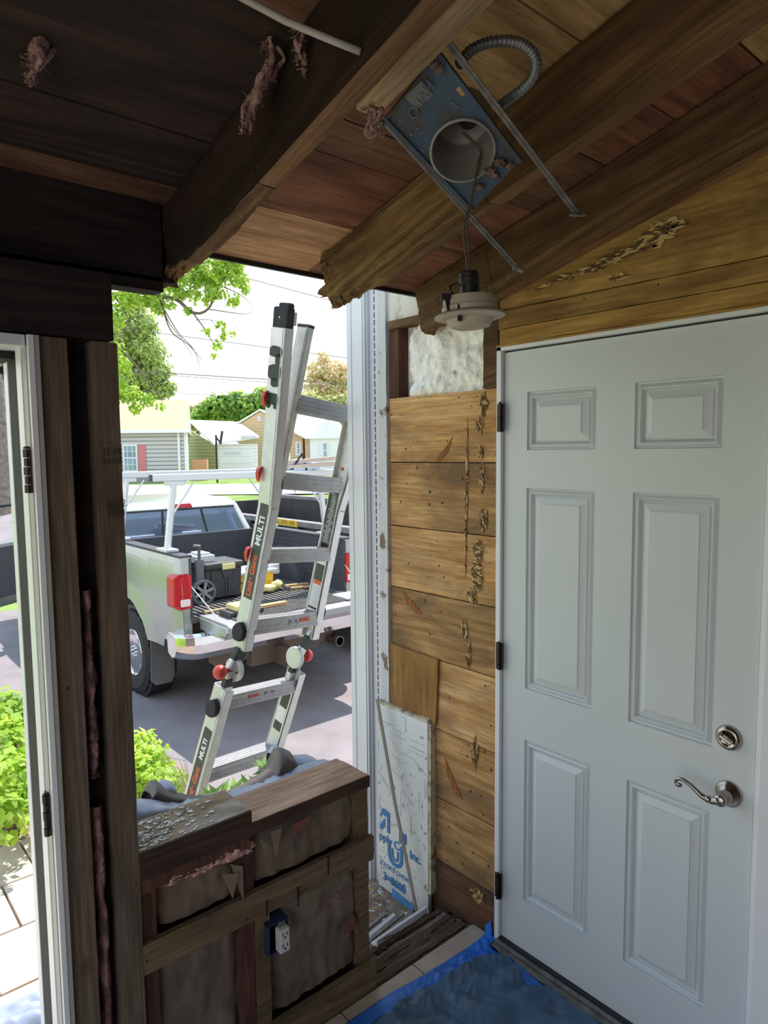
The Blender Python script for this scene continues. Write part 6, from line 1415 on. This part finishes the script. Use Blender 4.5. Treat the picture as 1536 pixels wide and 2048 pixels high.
M['roof_white'] = plain('roof_white', (.90, .90, .92), .7)
M['win_glass'] = plain('win_glass', (.25, .38, .45), .15, var=.3, scale=1.5)
M['fence_orange'] = plain('fence_orange', (.66, .34, .20), .8, var=.08)
M['house_white'] = plain('house_white', (.88, .87, .86), .7)
def Z(X, Y, v): return hgt(X, Y, v)
def window(parent, X0, X1, Y0, Y1, v, grid=(3, 4), frame=.07, mat='house_white'):
    u0, u1 = lat(X0, v), lat(X1, v); z1, z0 = Z((X0+X1)/2, Y0, v), Z((X0+X1)/2, Y1, v)
    m = LB(); m.b(u0, u1, v-.05, v+.02, z0, z1); w_ = m.build('window', mat, parent)
    m = LB(); m.b(u0+frame, u1-frame, v-.06, v-.05, z0+frame, z1-frame); m.build('pane', 'win_glass', w_)
    m = LB()
    for i in range(1, grid[0]): u = u0+(u1-u0)*i/grid[0]; m.b(u-.012, u+.012, v-.075, v-.06, z0+frame, z1-frame)
    for i in range(1, grid[1]): z = z0+(z1-z0)*i/grid[1]; k = .03 if i*2 == grid[1] else .012; m.b(u0+frame, u1-frame, v-.075, v-.06, z-k, z+k)
    m.build('muntin', mat, w_); return w_
# grey house with red shutter
v = 34; hA = hthing('house', 'grey sided house with red shutters and tan shingle roof across the street', 'house', lat(300, v), v)
uR = lat(372, v); zE = Z(300, 864, v); uL = lat(-260, v)
kx = -.262
m = LB(); m.p([(uL, v, -.2), (uR, v, -.2), (uR, v, zE), (uL, v, zE)], (kx*8, 8, 0)); m.build('wall', 'siding_grey', hA)
zr = Z(300, 800, v+4); ov = .35
m = LB(); m.p([(uL-.3*kx, v-.3, zE-.05), (uL+4*kx, v+4, zr), (uL+8.3*kx, v+8.3, zE-.05)], (uR-uL+.15, 0, 0)); m.build('roof', 'shingle_tan', hA)
m = LB(); m.p([(uR+.151+.1*kx, v+.1, zE), (uR+.151+4*kx, v+4, zr-.12), (uR+.151+8*kx, v+8, zE)], (.02, 0, 0)); m.build('gable', 'siding_grey', hA)
m = LB(); m.b(uL, uR+.2, v-.42, v-.28, zE-.06, zE+.10); m.build('gutter', 'house_white', hA)
m = LB(); m.b(lat(357, v), lat(361, v), v-.12, v-.02, .3, zE); m.b(uR-.06, uR+.08, v-.06, v+.1, .3, zE); m.build('downspout', 'house_white', hA)
window(hA, 246, 275, 889, 943, v)
m = LB(); m.b(lat(276.5, v), lat(291.5, v), v-.06, v, Z(284, 943, v), Z(284, 891, v)); m.b(lat(228, v), lat(243, v), v-.06, v, Z(235, 943, v), Z(235, 891, v)); m.build('shutter', 'shutter_red', hA)
m = LB(); m.b(uL, uR, v-.03, v, .1, .55); m.build('foundation', 'street', hA)
# green garage and white garage front
v = 40; hB = hthing('garage', 'low white garage with olive green side wall and white roof', 'garage', lat(430, v), v)
uc = lat(433, v); ul = lat(378, v+4); ur = lat(514, v)
m = LB(); m.p([(uc, v, -.2), (uc, v, Z(433, 892, v)), (lat(376, v+3.5), v+3.5, Z(376, 856, v+3.5)), (lat(376, v+3.5), v+3.5, -.2)], (.02, .1, 0)); m.build('side_wall', 'siding_green', hB)
m = LB(); m.b(uc, ur, v, v+.15, -.2, Z(470, 888, v)); m.build('front_wall', 'siding_white', hB)
m = LB(); m.b(lat(440, v), lat(505, v), v-.06, v, -.1, Z(470, 899, v)); gd = m.build('garage_door', 'house_white', hB)
m = LB()
for i in range(1, 4): z = Z(470, 899+14*i, v); m.b(lat(441, v), lat(504, v), v-.065, v-.05, z-.02, z+.01)
m.b(lat(447, v), lat(482, v), v-.07, v-.055, Z(470, 910, v), Z(470, 903, v)); m.build('door_panel', 'win_glass' if 0 else 'vinyl_grey', gd)
m = LB(); m.p([(lat(431, v), v-.4, Z(431, 891, v)), (lat(521, v), v-.4, Z(521, 876, v)), (lat(478, v+7), v+7, Z(478, 847, v+7)), (lat(380, v+7), v+7, Z(380, 843, v+7))], (0, 0, .12)); m.build('roof', 'roof_white', hB)
m = LB(); m.b(lat(486, v), lat(516, v), v-.5, v-.3, Z(500, 877, v), Z(500, 872, v)); m.build('gutter', 'vinyl_grey', hB)
# tan house
v = 46; hD = hthing('house', 'tan sided house with white roof and round topped gable vent behind the ladder', 'house', lat(560, v), v)
g0, g1, gt = lat(478, v), lat(600, v), lat(523, v)
m = LB(); m.p([(g0, v, Z(478, 851, v)), (gt, v, Z(523, 823, v)), (lat(575, v), v, Z(575, 856, v)), (lat(575, v), v, -.2), (g0, v, -.2)], (0, .2, 0)); m.build('wall', 'siding_tan', hD)
m = LB(); m.p([(g0-.3, v-.2, Z(478, 853, v)), (gt, v-.2, Z(523, 821, v)), (lat(580, v), v-.2, Z(580, 858, v)), (lat(580, v), v-.2, Z(580, 854, v)), (gt, v-.2, Z(523, 818, v)), (g0-.3, v-.2, Z(478, 850, v))], (0, 8, 0)); m.build('roof', 'roof_white', hD)
m = LB(); m.b(lat(516.5, v), lat(524, v), v-.05, v, Z(520, 843, v), Z(520, 832, v)); m.build('gable_vent', 'vinyl_grey', hD)
window(hD, 507, 516, 889, 917, v, (2, 2), .08)
m = LB(); m.b(lat(580, v-1), lat(606, v-1), v-1, v+4, -.2, Z(595, 862, v-1)); m.build('wing_wall', 'siding_tan', hD)
window(hD, 591, 603, 883, 911, v-1, (3, 2), .12)
v2 = v-2
m = LB(); m.b(lat(608, v2), lat(620, v2), v2+.6, v2+3, -.2, Z(615, 874, v2)); m.build('wing_wall', 'siding_tan', hD)
m = LB(); m.p([(lat(586, v2), v2-.2, Z(586, 864, v2)), (lat(612, v2), v2-.2, Z(612, 878, v2)), (lat(700, v2), v2-.2, Z(690, 876, v2)), (lat(664, v2+6), v2+6, Z(664, 828, v2+6)), (lat(590, v2+6), v2+6, Z(590, 826, v2+6))], (0, 0, .15)); m.build('roof', 'roof_white', hD)
hE = hthing('house', 'white house front with a bay window at the right of the view', 'house', lat(655, v2), v2)
m = LB(); m.p([(lat(620, v2), v2, Z(620, 874, v2)), (lat(657, v2), v2, Z(657, 838, v2)), (lat(692, v2), v2, Z(692, 872, v2)), (lat(692, v2), v2, -.2), (lat(620, v2), v2, -.2)], (0, .4, 0)); m.build('wall', 'house_white', hE)
m = LB(); m.b(lat(690, v2), lat(760, v2), v2+1, v2+5, -.2, Z(700, 875, v2)); m.build('side_wing', 'siding_white', hE)
for a, b in ((638, 642), (646, 655), (658, 662)): window(hE, a, b, 885, 916, v2, (2, 2), .05)
m = LB(); m.b(lat(384, 36), lat(413, 36), 36, 36.3, -.1, Z(400, 919, 36)); fe = m.build('fence_panel', 'fence_orange')
tag(fe, 'orange brown wooden fence gate between the grey and green houses', 'fence')
m = MB(); P0 = local(lat(433, 33), 33, .2); P1 = local(lat(433, 33), 33, Z(433, 870, 33)); m.bar(P0, P1, .08, .08, up=FH); m.bar(local(lat(433, 33), 33, Z(433, 874, 33)), local(lat(443, 33), 33, Z(443, 888, 33)), .07, .07, up=FH); m.bar(local(lat(441, 33), 33, Z(441, 888, 33)), local(lat(446, 33), 33, Z(446, 862, 33)), .1, .1, up=FH)
tag(m.build('basketball_pole', 'black'), 'dark pole with an angled bracket in front of the white garage', 'pole')
# parked car across the street
v = 31; pc = hthing('parked_car', 'light blue car parked across the street behind the lumber', 'car', lat(605, v), v)
ua, ub = lat(566, v), lat(640, v)
gz = .35
def cz(Y): return Z(600, Y, v)
m = LB(); m.p([(ua, v, gz+.25), (ua, v, cz(940)), (lat(572, v), v, cz(934)), (lat(580, v), v, cz(921)), (lat(585, v), v, cz(918)), (lat(612, v), v, cz(918)), (lat(622, v), v, cz(925)), (lat(640, v), v, cz(932)), (lat(642, v), v, gz+.25)], (0, 1.7, 0)); m.build('body', plain('car_blue', (.40, .52, .66), .25, metal=.3), pc, bevel=.03)
m = LB(); m.p([(lat(574, v), v-.02, cz(933)), (lat(581, v), v-.02, cz(922)), (lat(594, v), v-.02, cz(921.5)), (lat(594, v), v-.02, cz(933))], (0, .01, 0)); m.p([(lat(596, v), v-.02, cz(933)), (lat(596, v), v-.02, cz(921.5)), (lat(610, v), v-.02, cz(922)), (lat(619, v), v-.02, cz(930))], (0, .01, 0)); m.build('side_window', 'car_glass', pc)
for X in (580, 628): m = MB(); m.lathe(local(lat(X, v), v-.02, gz+.32), FH, [(.32, 0), (.32, .2)], 24); m.build('tire', 'black_rubber', pc)
# shrub, hooks and stones in the mulch bed
def gat(X, Y): return gpt(X, Y)
p = gat(574, 1012); q = (p-CAM).dot(FW)
bush('round_shrub', 'small round light green shrub in the mulch bed', [(tuple(p+V((0, 0, .16))), .22, .8), (tuple(p+RH*.12+V((0, 0, .10))), .15, .8), (tuple(p-RH*.12+V((0, 0, .1))), .15, .8)], 900, .06, ['leaf_lime', 'leaf_maple'], 5)
for X, Y, Yt, lb in ((590, 1018, 975, 'thin garden stake with a crosspiece right of the round shrub'), (635, 1014, 985, 'curly iron garden hook near the rack post')):
    p = gat(X, Y); d = (p-CAM).dot(FW); tpz = atd(X, Yt, d); m = MB(); m.tube([p-V((0, 0, .1)), tpz], .009, 6); m.tube(spl([tpz-RH*.14-V((0, 0, .02)), tpz-RH*.07+V((0, 0, .02)), tpz, tpz+RH*.07+V((0, 0, .02)), tpz+RH*.14-V((0, 0, .02))]), .006, 6)
    if Yt > 980: m.tube(spl([tpz, tpz+RH*.1-V((0, 0, .1)), tpz-RH*.02-V((0, 0, .2)), tpz+RH*.1-V((0, 0, .35)), tpz-V((0, 0, .42))]), .008, 6)
    tag(m.build('garden_hook', 'twig'), lb, 'garden stake')
p = gat(690, 925); bush('round_shrub', 'dark green shrub at the right beside the corner post', [(tuple(local(lat(690, 28), 28, .6)), .45, .9)], 500, .14, ['leaf_green'], 6)

# trees
def tree(name, label, crown, n, ls, mats, trunk, seed, group='trees', tr=.25, wr=.6, nb=3):
    rnd = random.Random(seed); base = V(trunk); t = thing(name, label, 'tree', base, group)
    m = MB(); foliage(m, crown, n, ls, rnd, wr, list(range(len(mats)))); m.keepn = True; m.build('crown', mats, t)
    m = MB(); top = V((sum(c[0][0] for c in crown)/len(crown), sum(c[0][1] for c in crown)/len(crown), sum(c[0][2] for c in crown)/len(crown)))
    branches(m, base-V((0, 0, .3)), top, tr, tr*.3, rnd)
    for c, r, sq in crown:
        s0 = base.lerp(top, rnd.uniform(.3, .8))
        for k in range(nb): branches(m, s0, V(c)+rv(rnd)*r*.6, tr*.22, .02, rnd, .5)
    m.build('trunk', 'bark', t); return t
def crown(pts, v):      # (X, Y, radius in pixels)
    out = []
    for i, q in enumerate(pts): vv = v+(q[3] if len(q) > 3 else 0); out.append((tuple(local(lat(q[0], vv), vv, Z(q[0], q[1], vv))), q[2]*vv/FPX, .85))
    return out
tree('leafy_tree', 'round dense green tree behind the white garage', crown([(410, 832, 24), (440, 815, 30), (475, 812, 34), (505, 815, 30), (535, 800, 30), (450, 838, 30), (490, 840, 34), (520, 838, 30), (545, 830, 28)], 62), 5200, .62, ['leaf_green', 'leaf_maple'], local(lat(480, 62), 62, .3), 11)
tree('leafy_tree', 'pale brownish tree peeking left of the dense green tree', crown([(395, 828, 22), (388, 845, 18), (410, 815, 14)], 66), 800, .55, ['leaf_tan', 'leaf_olive'], local(lat(398, 66), 66, .3), 12)
tree('blossoming_tree', 'tan pink budding tree right of the ladder top', crown([(640, 740, 26), (668, 745, 30), (695, 750, 28), (635, 770, 26), (665, 780, 34), (700, 785, 30), (650, 715, 14)], 58), 2600, .42, ['leaf_tan', 'leaf_tan', 'leaf_yellow'], local(lat(665, 58), 58, .3), 13)
tree('leafy_tree', 'yellow green tree below the budding tree at the right', crown([(625, 805, 26), (655, 815, 30), (690, 810, 30), (640, 835, 26), (680, 840, 30), (710, 830, 26), (700, 860, 24)], 54), 3000, .42, ['leaf_yellow', 'leaf_olive'], local(lat(670, 54), 54, .3), 14)
tree('tall_tree', 'olive green tree rising behind the grey house roof', crown([(290, 650, 38), (260, 660, 36), (300, 700, 40), (250, 720, 40), (320, 740, 30), (285, 760, 38), (335, 775, 22), (240, 780, 36), (320, 785, 24), (285, 620, 20)], 50), 6000, .36, ['leaf_olive', 'leaf_maple', 'leaf_olive'], local(lat(280, 50), 50, .3), 15)
# big maple on the left whose boughs hang into view
V_ = 15
mp = [(235, 640, 26), (255, 600, 28), (290, 590, 26), (320, 600, 20), (232, 700, 24), (250, 730, 22), (265, 790, 22), (300, 800, 16), (240, 770, 22), (325, 812, 8), (275, 818, 12), (240, 560, 22), (230, 790, 18), (345, 560, 30), (390, 545, 30), (430, 545, 30), (465, 540, 28), (490, 560, 18), (440, 580, 22), (400, 590, 16), (475, 600, 14), (370, 585, 16), (488, 530, 14), (330, 620, 12), (410, 560, 18), (350, 610, 12), (385, 620, 9), (500, 580, 10), (425, 600, 10), (450, 650, 10), (420, 662, 8), (455, 672, 10), (440, 690, 9), (470, 668, 6), (435, 712, 6), (400, 520, 26), (455, 515, 26), (350, 520, 26)]
rnd = random.Random(21); tb_ = local(lat(-8, 19), 19, G(*local(lat(-8, 19), 19)[:2]))
mt = thing('maple_tree', 'large maple whose lime green boughs hang across the sky at the upper left', 'tree', tb_, 'trees')
m = MB(); foliage(m, crown(mp, V_), 5600, .10, rnd, .8, [0, 0, 1]); m.keepn = True; m.build('crown', ['leaf_maple', 'leaf_lime'], mt)
m = MB(); m.tube(spl([tb_-V((0, 0, .4)), local(lat(-2, 19), 19, Z(0, 900, 19)), local(lat(-2, 19), 19, Z(0, 800, 19)), local(lat(-12, 19), 19, Z(0, 640, 19)), local(lat(-10, 18), 18, Z(0, 450, 18))]), .30, 16); m.build('trunk', 'bark', mt)
m = MB()
def pth(ps, r0, r1, v=V_): P = spl([local(lat(a, v), v, Z(a, b, v)) for a, b in ps], 6); m.tube(P, [r0+(r1-r0)*i/(len(P)-1) for i in range(len(P))], 6)
pth([(-10, 480), (120, 540), (225, 570), (330, 592), (365, 600), (395, 625), (425, 618), (450, 570), (480, 520)], .06, .015)
pth([(330, 592), (350, 660), (385, 690), (410, 720)], .02, .005); pth([(340, 620), (365, 665), (395, 700), (405, 735)], .015, .004); pth([(395, 625), (412, 650), (425, 670), (440, 705)], .018, .005); pth([(335, 600), (345, 640), (372, 680), (392, 712)], .015, .004)
pth([(425, 618), (470, 625), (500, 628), (515, 622)], .012, .003); pth([(450, 570), (490, 590), (515, 612)], .012, .003); pth([(365, 600), (400, 570), (430, 540)], .018, .006); pth([(400, 640), (430, 640), (470, 650)], .008, .003); pth([(430, 640), (460, 665), (490, 640)], .006, .003)
pth([(-10, 600), (150, 640), (240, 690), (300, 760), (330, 805)], .05, .006)
pth([(225, 570), (260, 620), (280, 680)], .02, .006)
m.build('bough', 'twig', mt)
# utility wires
def wire(a, b, v, label, r=.012, sag=.12):
    A = local(lat(a[0], v), v, Z(a[0], a[1], v)); B = local(lat(b[0], v), v, Z(b[0], b[1], v)); d = B-A; A -= d*2.2; B += d*2.2; P = []
    for i in range(33):
        t = i/32; P.append(A.lerp(B, t)-V((0, 0, sag*4*t*(1-t)*.2)))
    m = MB(); m.tube(P, r, 5); tag(m.build('utility_wire', 'wire'), label, 'wire', 'utility wires across the sky')
wire((430, 535), (705, 610), 24, 'topmost utility wire running from the maple to the right rafter end')
wire((226, 651), (705, 716), 26, 'second highest utility wire passing behind the ladder top')
wire((245, 739), (705, 768), 27, 'middle pair of utility wires, upper one', .016)
wire((245, 742), (705, 776), 27, 'middle pair of utility wires, lower one', .010)
wire((360, 785), (705, 806), 30, 'lowest thin utility wire above the green trees', .009)

# the neighbouring mass of our own house, right of the door wall
m = MB(); m.box(.052, 7, -4.5, .62, -.6, 3.5); m.box(-.3, 7.2, -4.8, 1.05, 3.5, 3.62)  # height and roof overhang out of view, added to shade sill and tarp
m.prism([(-.3, -4.8, 3.6), (-.3, 1.05, 3.6), (-.3, -1.9, 4.9)], (7.5, 0, 0))
struct(m.build('wall_outer', 'siding_white'), 'body of the house behind the door wall with added shading roof')
